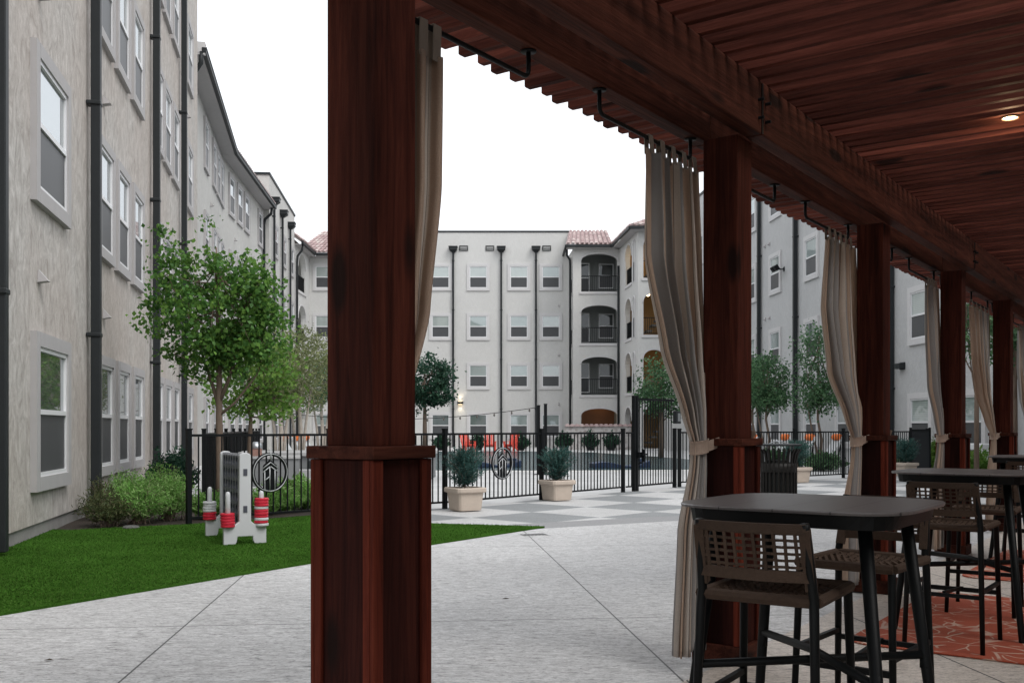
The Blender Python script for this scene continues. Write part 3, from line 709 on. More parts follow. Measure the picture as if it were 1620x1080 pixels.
b = MB(); b.M = I; b.box(4.35, 7.0, 68.22, 68.29, .05, 3.1); b.build('porch_wall', BROWN_D, TW)

# ---- right wing
RW = building('right_wing', 'grey stucco apartment wing seen between the pergola posts on the right', 12, 42)
I = root_inv['right_wing']; rx = lambda Z: 15.33-.0735*Z
M, L = seg((rx(63), 63), (rx(18), 18)); M = I @ M; kr = math.hypot(1, .0735); S = lambda Z: (63-Z)*kr
wallbox(RW, M, L, -.04, 14.9, ST_RIGHT)
b = MB(); b.M = M; b.box(-.05, L+.06, -.06, .5, 14.9, 15.03); b.build('parapet_coping', PIPE, RW)
for k in range(4):
    for Z in (58.3, 54.0, 48.75, 45.3, 40.9, 37.6, 31.65, 28.6, 24.2): window(RW, M, S(Z), .55+FH*k, 1.58, 1.88, .19, TRIM2, prnd.choice(PANES))
    for Z in (46.7, 46.1, 39.3): vent(RW, M, S(Z), FH*k+3.0)
for Z, wd in ((47.3, .16), (42.5, .17), (33.55, .19), (26.5, .17)): pipe(RW, M, S(Z), 0, 14.8, wd)

# ---- unseen wall added right of the frame to shade the terrace and posts
CH = building('shade_wall', 'unseen stucco wall added along the inner side of the pergola for shade', *pq(8, 6.2)[:2])
CH.name = 'shade_wall'; I = root_inv['shade_wall']; M, L = seg(tuple(pq(26, 6.1)[:2]), tuple(pq(-6, 6.1)[:2])); M = I @ M
wallbox(CH, M, L, -.04, 5.2, ST_LEFT)
for s in (4, 8, 12, 16, 20, 24, 28): window(CH, M, L-s, .5, 1.8, 2.0, .17)
# ---- things fixed to walls
def wall_lamp(name, label, loc, rz, lit):
    o = thing(name, label, 'wall lamp', loc, rz)
    b = MB(); b.box(-.19, .19, -.02, -.003, -.12, .12); b.build('back_plate', BLACK, o)
    b = MB(); b.prism_xz([(-.2, -.09), (.2, -.09), (.2, .09), (-.2, .09)], -.2, -.022); b.build('housing', PIPE, o, bevel=.01)
    if lit:
        for s in (1, -1):
            b = MB(); b.box(-.14, .14, -.18, -.05, *sorted((s*.092, s*.099))); b.build('diffuser', GLOW, o)
            l = bpy.data.lights.new('lamp_light', 'SPOT'); l.energy = 16; l.color = (1, .86, .62); l.spot_size = R(110); l.spot_blend = .8; l.shadow_soft_size = .08
            lo = bpy.data.objects.new('lamp_light', l); COL.objects.link(lo); lo.parent = o; lo.location = (0, -.16, s*.12); lo.rotation_euler = (R(180) if s > 0 else 0, 0, 0)
    return o
wall_lamp('wall_lamp', 'lit up and down wall lamp on the far cream facade beside a downpipe', (-3.58, 69.0, 3.05), 0, True)
zz = 32.9; wall_lamp('wall_lamp', 'unlit box lamp on the grey right wall beside a thick downpipe', (rx(zz), zz, 3.35), R(-85.8), False)
zz = 44.2; o = thing('flood_light', 'black twin floodlight on an arm high on the grey right wall', 'flood light', (rx(zz), zz, 8.35), R(-85.8))
b = MB(); b.box(-.1, .1, -.02, -.003, -.1, .1); b.tube([(0, -.02, 0), (0, -.3, 0)], .03, 8); b.build('arm', PIPE, o)
for s in (-1, 1):
    b = MB(); b.M = Matrix.Translation((s*.17, -.42, .03)) @ Matrix.Rotation(R(35), 4, 'X'); b.box(-.14, .14, -.09, .09, -.12, .12); b.build('lamp_head', BLACK, o, bevel=.02)
#PART3
# ------------------------------------------------------------------ pool
def smooth_poly(P, it=2):
    for _ in range(it):
        Q = []
        for i in range(len(P)):
            a, c_ = P[i], P[(i+1) % len(P)]
            Q += [(a[0]*.75+c_[0]*.25, a[1]*.75+c_[1]*.25), (a[0]*.25+c_[0]*.75, a[1]*.25+c_[1]*.75)]
        P = Q
    return P
pool = smooth_poly([(-6.5, 33), (-4.5, 31.2), (0, 30.8), (4, 31.2), (6.5, 31.8), (8.0, 35), (7.6, 42), (5.6, 50), (4.0, 55), (0, 56.5), (-5, 56.5), (-8, 50), (-7.5, 38)])
cxp, cyp = 0, 43
cop = [((x-cxp)*1.05+cxp, (y-cyp)*1.035+cyp) for x, y in pool]
sheet('pool_coping', cop, -.012, simple('coping', (.66,.65,.63), .7, .1, 3), .03)
m, t, bb = nodes('pool_water'); bb.inputs['Base Color'].default_value = (.05,.085,.095,1); bb.inputs['Roughness'].default_value = .2; bb.inputs['Specular IOR Level'].default_value = .10
bump(t, bb, noise(t, coords(t, (.6, 1, 1), rand=False), 3, 4), .12, .03); WATER = m
sheet('pool_water', pool, -.004, WATER, .02)

# ------------------------------------------------------------------ fences
def fence(name, label, pts, post_s, grp=None, h=1.22, gap=.112, skip=()):
    root = thing(name, label, 'fence', (pts[0][0], pts[0][1], 0), 0, grp); inv = Matrix.Translation((-pts[0][0], -pts[0][1], 0))
    for (p0, p1), ps in zip(zip(pts[:-1], pts[1:]), post_s):
        M, L = seg(p0, p1); M = inv @ M
        for k, s in enumerate(ps):
            b = MB(); b.M = M; b.box(s-.032, s+.032, -.032, .032, -.04, h+.055); b.build('post', BLACK, root)
            b = MB(); b.M = M; b.box(s-.038, s+.038, -.038, .038, h+.055, h+.075); b.build('post_cap', BLACK, root)
        ss = list(ps)
        for a, c_ in zip(ss[:-1], ss[1:]):
            b = MB(); b.M = M
            for z0, z1 in ((h-.035, h), (.075, .105)): b.box(a+.033, c_-.033, -.019, .019, z0, z1)
            n = int((c_-a-.08)/gap); off = (c_-a-(n-1)*gap)/2
            for i in range(n): x = a+off+i*gap; b.box(x-.0085, x+.0085, -.0085, .0085, .106, h-.036)
            b.build('picket_panel', BLACK, root)
    return root, inv
SILVER = simple('emblem_silver', (.42,.43,.44), .45, .08, 20, metal=.3)
def emblem(root, inv, p0, p1, s, z, r=.285):
    M, L = seg(p0, p1); M = inv @ M @ Matrix.Translation((s, -.03, z))
    b = MB(); b.M = M; n = 40
    ci = [(math.cos(2*math.pi*k/n), math.sin(2*math.pi*k/n)) for k in range(n)]
    vs = []
    for rad in (r, r-.045):
        for y in (-.012, .012): vs += [(rad*x, y, rad*zz) for x, zz in ci]
    fs = []
    for k in range(n):
        k2 = (k+1) % n; fs += [(k, k2, n+k2, n+k), (2*n+k, 3*n+k, 3*n+k2, 2*n+k2), (k, 2*n+k, 2*n+k2, k2), (n+k, n+k2, 3*n+k2, 3*n+k)]
    b.add(vs, fs)
    b.prism_xz([(-.105, -.24), (.105, -.24), (.105, .10), (0, .185), (-.105, .10)], -.006, .01)
    e = b.build('emblem', BLACK, root)
    b = MB(); b.M = M; y = -.015
    b.tube([((r-.02)*x, y, (r-.02)*zz) for x, zz in ci], .008, 6, True)
    w_ = .0085
    def ln(pts): b.tube([(x, y, zz) for x, zz in pts], w_, 6)
    b.prism_xz([(-.006, r+.06), (.006, r+.06), (.024, .185), (-.004, .165)], -.02, -.011)
    ln([(-.125, .055), (0, .145), (.125, .055)]); ln([(-.12, .005), (-.005, .085)]); ln([(.005, .085), (.12, .005)])
    ln([(-.09, .02), (-.09, -.235), (-.03, -.262), (-.01, -.25), (-.01, .075)]); ln([(-.09, -.11), (-.012, -.055)]); ln([(.07, .035), (.07, -.262)])
    b.build('emblem_lines', SILVER, e, True)
M1, L1 = seg(FA, FB); M2, L2 = seg(FB, FC); M3, L3 = seg(FC, FD)
FE, inv = fence('metal_fence', 'black picket fence with round emblems around the pool, facing the lawn and planters', [FA, FB, (2.28, 20.45)], [(0, L1/2, L1), (0, 2.6, math.hypot(3.38, 4.15))])
u1 = Vector((FB[0]-FA[0], FB[1]-FA[1])).normalized(); u2 = Vector((FC[0]-FB[0], FC[1]-FB[1])).normalized()
def s_at(p0, u, pxx):   # distance along a fence run that lies on a photo column
    k = (pxx-810)/1575; return (k*p0[1]-p0[0])/(u.x-k*u.y)
emblem(FE, inv, FA, FB, s_at(FA, u1, 425.5), .67); emblem(FE, inv, FB, (2.28, 20.45), s_at(FB, u2, 792), .69)
FL, inv = fence('metal_fence', 'black picket fence running away between the left building and the pool', [(-4.42, 13.55), (-9.4, 37)], [tuple(2.4*i for i in range(1, 11))])
FR, inv = fence('metal_fence', 'black picket fence right of the tall gate, in front of the loungers with orange pillows', [FC, FD], [tuple(L3*i/5 for i in range(6))])
# tall gate
g0, g1 = (2.36, 20.55), FC
GT = thing('metal_gate', 'tall black picket gate with latch and keypad box, left of the second post curtain', 'gate', (*g0, 0)); inv = Matrix.Translation((-g0[0], -g0[1], 0)); M, L = seg(g0, g1); M = inv @ M
hh = 1.93
for s in (.30, .40, L-.22): b = MB(); b.M = M; b.box(s-.035, s+.035, -.035, .035, -.04, hh+.05 if s < .5 else 1.30); b.build('gate_post', BLACK, GT)
b = MB(); b.M = M
for z0, z1 in ((hh-.04, hh), (.075, .11)): b.box(.436, L-.26, -.019, .019, z0, z1)
x = .52
while x < L-.28: b.box(x-.0085, x+.0085, -.0085, .0085, .111, hh-.041); x += .112
b.build('gate_panel', BLACK, GT)
b = MB(); b.M = M
for z0, z1 in ((1.185, 1.22), (.075, .105)): b.box(.0, .264, -.019, .019, z0, z1)
x = .09
while x < .25: b.box(x-.0085, x+.0085, -.0085, .0085, .106, 1.184); x += .112
b.build('picket_panel', BLACK, GT)
b = MB(); b.M = M; b.box(.34, .52, -.10, -.037, .68, .80); b.box(.40, .60, -.16, -.101, .73, .77); b.box(.44, .48, -.17, -.101, .60, .86); b.build('latch', BLACK, GT)
b = MB(); b.M = M; b.box(L-.36, L-.16, -.13, -.036, 1.40, 1.68); b.build('keypad_box', PIPE, GT, bevel=.01)
b = MB(); b.M = M; b.box(L-.31, L-.2, -.14, -.131, 1.45, 1.63); b.build('keypad', STEEL, GT)
# screened gate at the far right end
g0, g1 = (12.2, 29.05), (13.1, 29.75); g0 = (11.2, 28.0); g1 = (12.05, 28.7)
SG = thing('metal_gate', 'black mesh screened gate standing behind the planter, right of the third post', 'gate', (*g0, 0)); inv = Matrix.Translation((-g0[0], -g0[1], 0)); M, L = seg(g0, g1); M = inv @ M
b = MB(); b.M = M; b.box(.04, L-.04, -.01, .01, .1, 1.22); b.build('mesh_panel', simple('mesh_black', (.018,.021,.024), .6, .2, 60), SG)
b = MB(); b.M = M; b.box(0, .04, -.03, .03, 0, 1.32); b.box(L-.04, L, -.03, .03, 0, 1.32); b.box(.04, L-.04, -.03, .03, 1.222, 1.27); b.build('frame', BLACK, SG)

# ------------------------------------------------------------------ planters with spruces
def planter_mesh():
    b = MB(); b.lathe([(.20, .0), (.205, .04), (.222, .22), (.23, .275), (.262, .285), (.268, .30), (.268, .345), (.255, .36), (.225, .36), (.215, .33)], 48, sq=9); me = b.mesh('pot', PLANTER)
    b = MB(); b.lathe([(.21, .32), (.21, .335)], 32, sq=9); return me, b.mesh('soil', SOIL)
pmsh = planter_mesh(); 
def spruce(root_name, label, loc, hgt, wid, seed, tall=False):
    rr = random.Random(seed); o = thing(root_name, label, 'plant', loc, rr.uniform(0, 6), 'spruces in the planters')
    C, Dd = [], []; b = MB(); b.tube([(0, 0, -.03), (rr.uniform(-.02, .02), 0, hgt*.5), (rr.uniform(-.03, .03), rr.uniform(-.03, .03), hgt*.95)], [.016, .012, .004], 6)
    for i in range(230):
        f = rr.random()**.85; z0 = .02+f*hgt*.78; a = rr.uniform(0, 6.283); prof = (.45+.85*math.sin(min(1, f*1.5+.15)*math.pi*.62))*(1-.55*max(0, f-.45)/.55)
        ln = wid/2*prof*rr.uniform(.55, 1.12); rise = (.35+.75*f)*ln
        n = int(10+ln*120); p0 = Vector((0, 0, z0)); p1 = Vector((ln*math.cos(a), ln*math.sin(a), z0+rise))
        if i % 3 == 0: b.tube([p0, p0.lerp(p1, .5)+Vector((0, 0, -.01)), p1], [.005, .004, .002], 4)
        d = (p1-p0).normalized()
        for k in range(n):
            u = rr.uniform(.12, 1.02); q = p0.lerp(p1, u); s_ = .015
            C.append((q.x+rr.gauss(0, s_), q.y+rr.gauss(0, s_), q.z+rr.gauss(0, s_))); Dd.append((d.x*.7, d.y*.7, d.z*.7+.15))
    b.build('stem', BARK, o); leaves('foliage', C, .052, .011, LEAF_SPRUCE, o, dirs=Dd, fold=False); return o
for i, (pxx, yb, hh_, ww_, lab) in enumerate(((736, 806, .63, .56, 'left of the two by the pool fence'), (881, 790, .58, .53, 'right of the two by the pool fence'), (1262, 762, .62, .60, 'behind the slatted trash can'), (1434, 753, .62, .62, 'right of the third post'))):
    X_, Y_ = gp(pxx, yb)
    if i == 3: X_, Y_ = 10.75, 27.2
    o = thing('planter', 'square beige planter holding a spruce, '+lab, 'planter', (X_, Y_, 0), (.55, .6, .5, .4)[i], 'beige planters along the fences'); link('pot', pmsh[0], o); link('soil', pmsh[1], o)
    spruce('spruce', 'small blue green spruce in the planter '+lab, (X_, Y_, .335), hh_, ww_, 40+i)

# ------------------------------------------------------------------ connect-four style garden game
WHITE_P = simple('plastic_white', (.55,.56,.58), .45, .06, 5); RED_P = simple('plastic_red', (.55,.02,.045), .4, .08, 6); BLUE_P = simple('plastic_navy', (.07,.075,.095), .45, .1, 6); GREY_P = simple('plastic_grey', (.22,.225,.24), .5, .1, 6)
ga, gb_ = Vector((-2.98, 11.10, 0)), Vector((-3.46, 12.02, 0)); dv = (gb_-ga).normalized(); rz = math.atan2(dv.y, dv.x)
GM = thing('garden_game', 'giant four in a row lawn game with white end panels and dark board', 'game', tuple(ga), rz); LG = (gb_-ga).length
def end_panel(x):
    b = MB(); T = .028; hw = .235
    b.M = Matrix.Translation((x, 0, .012)) @ Matrix.Rotation(R(90), 4, 'Z')
    n = 10; foot = [(-hw, 0), (-hw+.10, 0)]+[(-hw+.12+.03*math.sin(a), .085*(1-math.cos(a))) for a in [math.pi/2*k/4 for k in range(5)]]
    foot += [(-p, q) for p, q in foot[::-1]]
    top = [(hw, .19), (.13, .20), (.066, .25), (.062, .98)]+[(.062*math.cos(a), .98+.035*math.sin(a)) for a in [math.pi*k/8 for k in range(1, 8)]]+[(-.062, .98), (-.066, .25), (-.13, .20), (-hw, .19)]
    b.prism_xz(foot+top, -T, T); o = b.build('end_panel', WHITE_P, GM, bevel=.008)
    for z in (.35, .76):
        c_ = MB(); c_.M = b.M; c_.box(-.022, .022, -T-.006, T+.006, z, z+.075); c_.build('slot_clip', BLUE_P, o)
    return b.M
Mn = end_panel(0); Mfp = end_panel(LG)
b = MB(); cols, rows = 7, 6; x0, x1, z0, z1 = .05, LG-.05, .18, .99; cw = (x1-x0)/cols; rh = (z1-z0)/rows; n = 20
for y in (-.035, .035):
    for i in range(cols):
        for j in range(rows):
            cx_, cz_ = x0+(i+.5)*cw, z0+(j+.5)*rh; rr = min(cw, rh)*.40; sq, ci = [], []
            for k in range(n):
                a = 2*math.pi*k/n; ca, sa = math.cos(a), math.sin(a); e = max(abs(ca), abs(sa)); sq.append((cx_+ca/e*cw/2, y, cz_+sa/e*rh/2)); ci.append((cx_+ca*rr, y, cz_+sa*rr))
            inn = [(p[0], y*.1, p[2]) for p in ci]
            b.add(sq+ci+inn, [(k, (k+1) % n, n+(k+1) % n, n+k) for k in range(n)]+[(n+k, n+(k+1) % n, 2*n+(k+1) % n, 2*n+k) for k in range(n)])
b.box(x0, x1, -.036, .036, z0-.03, z0-.001)
b.build('board', BLUE_P, GM)
b = MB()
for i in range(cols+1): x = x0+i*cw; b.box(x-.010, x+.010, -.0385, .0385, z0, z1+.02)
b.build('board_rails', GREY_P, GM)
def stack(M, y, colors, lean):
    o = None; b = MB(); b.M = M @ Matrix.Translation((y, 0, .19)) @ Matrix.Rotation(lean, 4, 'Y'); b.lathe([(.030, 0), (.027, .36), (.022, .385), (.010, .395)], 16); b.build('peg', WHITE_P, GM, True)
    z = .003
    for k, cl in enumerate(colors):
        c_ = MB(); c_.M = b.M @ Matrix.Translation((rnd.uniform(-.004, .004), rnd.uniform(-.004, .004), 0)); ro, ri = .078, .034
        c_.lathe([(ro-.006, z), (ro, z+.006), (ro, z+.024), (ro-.006, z+.030), (ri, z+.030), (ri, z)], 28)
        o = c_.build('game_ring', RED_P if cl == 'r' else WHITE_P, None)
        o.matrix_basis = root_matrix(GM); lab = ('red' if cl == 'r' else 'white')
        RINGS.append((o, lab)); z += .0315
    return z
RINGS = []; ORD = ['lowest', 'second', 'third', 'fourth', 'fifth', 'sixth', 'seventh', 'eighth', 'ninth', 'tenth']
for M_, y_, cs, wh in ((Mn, .185, 'rrrrr', 'left peg of the near end panel'), (Mn, -.185, 'wrwrrrwrrr', 'right peg of the near end panel'), (Mfp, .185, 'rrrwwww', 'peg of the far end panel')):
    n0 = len(RINGS); stack(M_, y_, cs, 0)
    for q, (o, lab) in enumerate(RINGS[n0:]):
        tag(o, '%s plastic ring, %s from the bottom on the %s' % (lab, ORD[q], wh), 'ring', 'rings of the lawn game')

# ------------------------------------------------------------------ trash can
Xc, Yc = 4.02, 15.0
TC = thing('trash_can', 'dark slatted round trash can with flared top and flat lid, behind the second post', 'trash can', (Xc, Yc, 0))
TCM = simple('trash_bronze', (.018,.0165,.015), .5, .2, 10, spec=.25)
b = MB(); n = 24
for k in range(n):
    a = 2*math.pi*k/n
    b.tube([(r_*math.cos(a), r_*math.sin(a), z) for r_, z in ((.235, .03), (.25, .12), (.25, .70), (.255, .82), (.275, .92), (.315, .985))], .019, 4)
b.build('slats', TCM, TC)
b = MB(); b.tube([(.245*math.cos(a), .245*math.sin(a), .05) for a in [2*math.pi*k/32 for k in range(32)]], .014, 6, True)
vs = []; b.lathe([(.262, .64), (.262, .78)], 32); b.build('band', TCM, TC, True)
b = MB(); b.lathe([(.20, .02), (.215, .80), (.20, .82)], 24); b.build('liner', DARK, TC, True)
b = MB(); b.lathe([(.33, 1.035), (.335, 1.045), (.335, 1.058), (.31, 1.066)], 36); b.build('lid', PIPE, TC, True)
b = MB()
for k in range(4): a = .4+math.pi/2*k; b.tube([(.25*math.cos(a), .25*math.sin(a), .80), (.27*math.cos(a), .27*math.sin(a), 1.036)], .012, 6)
b.build('lid_support', STEEL, TC)
b = MB(); b.tube([(-.13+.26*k/10, .05, 1.066+.035*math.sin(math.pi*k/10)) for k in range(11)], .007, 6); b.tube([(.0, -.08+.26*k/10, 1.066+.03*math.sin(math.pi*k/10)) for k in range(11)], .007, 6); b.build('lid_handle', STEEL, TC)
#PART4
# ------------------------------------------------------------------ bar tables, stools, rugs
m, t, bb = nodes('table_top'); v = coords(t, (1.2, 14, 1)); tc = N(t, 'ShaderNodeTexCoord'); sp = N(t, 'ShaderNodeSeparateXYZ'); t.links.new(tc.outputs['Object'], sp.inputs[0])
a_ = N(t, 'ShaderNodeMath', operation='ADD'); a_.inputs[1].default_value = 10.0; t.links.new(sp.outputs['Y'], a_.inputs[0])
q_ = N(t, 'ShaderNodeMath', operation='PINGPONG'); q_.inputs[1].default_value = .1; t.links.new(a_.outputs[0], q_.inputs[0])
l_ = N(t, 'ShaderNodeMath', operation='LESS_THAN'); l_.inputs[1].default_value = .0022; t.links.new(q_.outputs[0], l_.inputs[0])
c = mixc(t, noise(t, v, 4, 5), (.085,.078,.078), (.125,.114,.112)); c = mixc(t, l_.outputs[0], c, (.012,.011,.011))
t.links.new(c, bb.inputs['Base Color']); bb.inputs['Roughness'].default_value = .36; bb.inputs['Specular IOR Level'].default_value = .6; bump(t, bb, noise(t, v, 9, 4), .08, .003); TTOP = m
RZ = math.pi/2-TH
def bar_table(label, x, y, dz=0):
    o = thing('bar_table', label, 'table', (x, y, 0), RZ+dz, 'square bar tables under the pergola'); z = 1.02; b = MB(); n = 72
    def ring(hf, zz, e):
        r_ = []
        for k in range(n):
            a = 2*math.pi*(k+.5)/n; ca, sa = math.cos(a), math.sin(a); f = (abs(ca)**e+abs(sa)**e)**(-1/e); r_.append((hf*ca*f, hf*sa*f, zz))
        return r_
    ra = [ring(.372, z-.064, 7), ring(.388, z-.0145, 5.5)]; ap = MB(); ap.add(ra[0]+ra[1], [(k, (k+1) % n, n+(k+1) % n, n+k) for k in range(n)]+[tuple(range(n))[::-1], tuple(n+k for k in range(n))]); ap.build('apron', FURN, o)
    rings = [ring(.40, z-.014, 4.8), ring(.426, z-.011, 4.6), ring(.428, z-.003, 4.6), ring(.424, z, 4.6)]
    vs = sum(rings, []); fs = [(i*n+k, i*n+(k+1) % n, (i+1)*n+(k+1) % n, (i+1)*n+k) for i in range(3) for k in range(n)]
    fs += [tuple(range(n))[::-1], tuple(3*n+k for k in range(n))]; b.add(vs, fs); b.build('tabletop', TTOP, o)
    hgt = .42; f = (z-.06-hgt)/(z-.06); pos = {}
    for sx in (-1, 1):
        for sy in (-1, 1):
            b = MB(); b.tube([(.27*sx, .27*sy, z-.06), (.37*sx, .37*sy, .02), (.372*sx, .372*sy, .0)], [.0245, .019, .017], 14); b.build('leg', FURN, o, True)
            r_ = .27+.1*f; pos[sx, sy] = (r_*sx, r_*sy, hgt)
    for i, (p, q) in enumerate((((-1,-1), (1,1)), ((-1,1), (1,-1)))):
        a, c_ = Vector(pos[p]), Vector(pos[q]); e = Vector((0, 0, .0 if i else .036)); b = MB(); b.tube([a+e*.3, (a+c_)/2+e, c_+e*.3], .0165, 10)
        for w_ in (a, c_): b.box(w_.x-.014, w_.x+.014, w_.y-.014, w_.y+.014, hgt-.05, hgt+.05)
        b.build('cross_bar', FURN, o, True)
    return o
bar_table('dark square bar table with rounded corners, nearest the camera', 1.15, 3.80)
bar_table('dark square bar table on the orange rug, second from the camera', 2.98, 6.50)
bar_table('dark bar table farthest back at the right edge of the frame', 5.28, 10.0)
WEAVE = simple('woven_rope', (.088,.056,.039), .8, .3, 60, .4, spec=.25, island=.35)
WEAVE2 = simple('woven_rope_dark', (.082,.053,.037), .8, .3, 60, .4, spec=.25, island=.4)
def stool_protos():
    P = {}
    b = MB()   # seat: woven straps over a frame
    x0, x1, y0, y1, z = -.215, .215, -.203, .203, .735
    for a in ((x0, y0, x1, y0), (x1, y0, x1, y1), (x1, y1, x0, y1), (x0, y1, x0, y0)): b.tube([(a[0], a[1], z-.012), (a[2], a[3], z-.012)], .020, 8)
    n = 13
    for i in range(n):
        f = -.195+.39*i/(n-1)
        pts1 = [(f, y0+(y1-y0)*k/26, z-.008-.018*math.cos(f*3)*math.sin(math.pi*k/26)+.0042*(-1 if (i+k) % 2 else 1)) for k in range(27)]
        pts2 = [(x0+.43*k/26, f*.94, z-.008-.018*math.cos(f*3)*math.sin(math.pi*k/26)-.0042*(-1 if (i+k) % 2 else 1)) for k in range(27)]
        for pts in (pts1, pts2):
            ax = Vector((1, 0, 0)) if pts is pts1 else Vector((0, 1, 0)); vs, fs = [], []
            for p in pts: p = Vector(p); vs += [p-ax*.0105+Vector((0,0,-.003)), p-ax*.0105+Vector((0,0,.003)), p+ax*.0105+Vector((0,0,.003)), p+ax*.0105+Vector((0,0,-.003))]
            for k in range(26):
                for j in range(4): fs.append((4*k+j, 4*k+(j+1) % 4, 4*k+4+(j+1) % 4, 4*k+4+j))
            b.add(vs, fs)
    P['seat'] = b.mesh('seat', WEAVE)
    # back: wrapped frame with open weave
    b = MB(); zb0, zb1 = .810, .985
    bx = lambda z, y: -.215-.30*(z-.735)*.9-.035*(1-(y/.2)**2)
    for z_, hw in ((zb0, .019), (zb1-.014, .016)):
        pts = [(-.188+.376*k/10) for k in range(11)]; vs, fs = [], []
        for y in pts:
            for dx, dz in ((-.011, -hw), (.011, -hw), (.011, hw), (-.011, hw)): vs.append((bx(z_, y)+dx, y, z_+dz))
        for k in range(10):
            for j in range(4): fs.append((4*k+j, 4*k+(j+1) % 4, 4*k+4+(j+1) % 4, 4*k+4+j))
        b.add(vs, fs)
    for s in (-1, 1): b.bar((bx(.76, .2), .187*s, .765), (bx(.985, .2), .180*s, .97), .034, .030, up=(1,0,0))
    for i in range(10):
        y = -.153+.306*i/9; b.bar((bx(zb0, y)+.004*(-1)**i, y, zb0), (bx(zb1, y)-.004*(-1)**i, y, zb1-.02), .0108, .005, up=(1,0,0))
    for j in range(6):
        z_ = zb0+.020+.136*(j+.5)/6
        for k in range(10): y, y2 = -.18+.036*k, -.18+.036*(k+1); sg = .004*(-1)**(j+k); b.bar((bx(z_, y)+sg, y, z_), (bx(z_, y2)-sg, y2, z_), .006, .0088)
    P['back'] = b.mesh('backrest', WEAVE2)
    P['bleg'] = []
    for s in (-1, 1):
        b = MB(); b.tube([(bx(.985, .2), .180*s, .988), (bx(.965, .2), .181*s, .965), (-.222, .194*s, .74), (-.228, .197*s, .68), (-.262, .215*s, 0)], [.0165, .0165, .0165, .0165, .0135], 10); P['bleg'].append(b.mesh('leg', FURN, True))
    P['fleg'] = []
    for s in (-1, 1):
        b = MB(); b.tube([(.19, .193*s, .725), (.212, .196*s, .70), (.245, .213*s, 0)], [.0165, .0165, .0135], 10); P['fleg'].append(b.mesh('leg', FURN, True))
    b = MB(); b.bar((-.245, -.202, .33), (-.245, .202, .33), .022, .022); P['st'] = [b.mesh('stretcher', FURN)]
    b = MB(); b.bar((.231, -.202, .30), (.231, .202, .30), .022, .026); P['st'].append(b.mesh('footrest', FURN))
    for s in (-1, 1): b = MB(); b.bar((-.243, .205*s, .36), (.229, .205*s, .36), .020, .022); P['st'].append(b.mesh('stretcher', FURN))
    b = MB(); b.bar((-.232, .0, .342), (.22, .0, .312), .018, .018); P['st'].append(b.mesh('brace', FURN))
    b = MB(); b.box(-.216-.3*.25*.9-.033-.018, -.216-.3*.25*.9-.022, -.03, .03, .962, .990); P['tag'] = b.mesh('label_patch', simple('patch', (.10,.08,.065), .7, .1))
    return P
SP = stool_protos()
def bar_stool(label, x, y, dz):
    o = thing('bar_stool', label, 'bar stool', (x, y, 0), RZ+dz, 'woven bar stools around the tables')
    link('seat', SP['seat'], o); link('backrest', SP['back'], o)
    for me in SP['bleg']+SP['fleg']: link('leg', me, o)
    for me in SP['st']: link(me.name.split('.')[0], me, o)
    return o
bar_stool('woven bar stool in the foreground with its back to the camera, at the nearest table', .95, 3.57, R(3))
bar_stool('woven bar stool beyond the nearest table, facing the camera', 1.53, 4.34, R(176))
bar_stool('woven bar stool standing on the orange rug at the front of the second table', 2.66, 6.00, R(-1))
bar_stool('woven bar stool on the far side of the second table, facing the camera', 3.36, 7.08, R(183))
bar_stool('woven bar stool at the front of the farthest table, right edge of the frame', 4.98, 9.52, R(2))
m, t, bb = nodes('rug_orange'); v = coords(t, rand=False)
c = mixc(t, noise(t, v, 2.2, 4), (.33,.055,.024), (.43,.095,.045)); c = mixc(t, 1.0, c, ramp(t, noise(t, v, 180, 2), [(.3, .75), (.7, 1.1)]), 'MULTIPLY')
lines = None
for sc_, th_, ds in ((3.3, .030, 1.2), (6.5, .026, 2.2)):
    w_ = N(t, 'ShaderNodeTexVoronoi', feature='DISTANCE_TO_EDGE'); w_.inputs['Scale'].default_value = sc_
    nz = N(t, 'ShaderNodeTexNoise'); nz.inputs['Scale'].default_value = 2.0; t.links.new(v, nz.inputs['Vector'])
    av = N(t, 'ShaderNodeMixRGB'); av.inputs[0].default_value = .12*ds; t.links.new(v, av.inputs[1]); t.links.new(nz.outputs['Color'], av.inputs[2]); t.links.new(av.outputs[0], w_.inputs['Vector'])
    f = ramp(t, w_.outputs['Distance'], [(th_*.5, 1.0), (th_, 0.0)])
    f = mixc(t, 1.0, f, ramp(t, noise(t, v, 2.6 if ds < 2 else 4.1, 2), [(.47, 0), (.53, 1)]), 'MULTIPLY')
    lines = f if lines is None else mixc(t, 1.0, lines, f, 'LIGHTEN')
c = mixc(t, mixc(t, 1.0, lines, .7, 'MULTIPLY'), c, (.58,.47,.38))
t.links.new(c, bb.inputs['Base Color']); bb.inputs['Roughness'].default_value = .95; bump(t, bb, noise(t, v, 150, 2), .3, .004); RUG = m
def rug(label, t0, t1, q0, q1):
    o = MB(); P = []; r_ = .16; b = o
    L_, W_ = t1-t0, q1-q0
    for cx_, cy_, a0 in ((L_-r_, 0-r_, 0), (r_, 0-r_, 90), (r_, -W_+r_, 180), (L_-r_, -W_+r_, 270)):
        for k in range(7): a = R(a0+90*k/6); P.append((cx_+r_*math.cos(a), cy_+r_*math.sin(a)))
    b.prism_xy(P, .0035, .011); ob = b.build('rug', RUG); ob.location = pq(t0, q0); ob.rotation_euler = (0, 0, RZ)
    return tag(ob, label, 'rug')
P0 = Vector((2.06, 6.06, 0))-P1; t0 = P0.dot(D1); q0 = P0.dot(NN)
rug('orange red rug with pale leaf line pattern under the second table', t0-.05, t0+2.25, q0-.03, q0+2.6)
rug('orange rug under the farthest table, mostly hidden behind stools', t0+3.2, t0+5.6, q0-.03, q0+2.6)

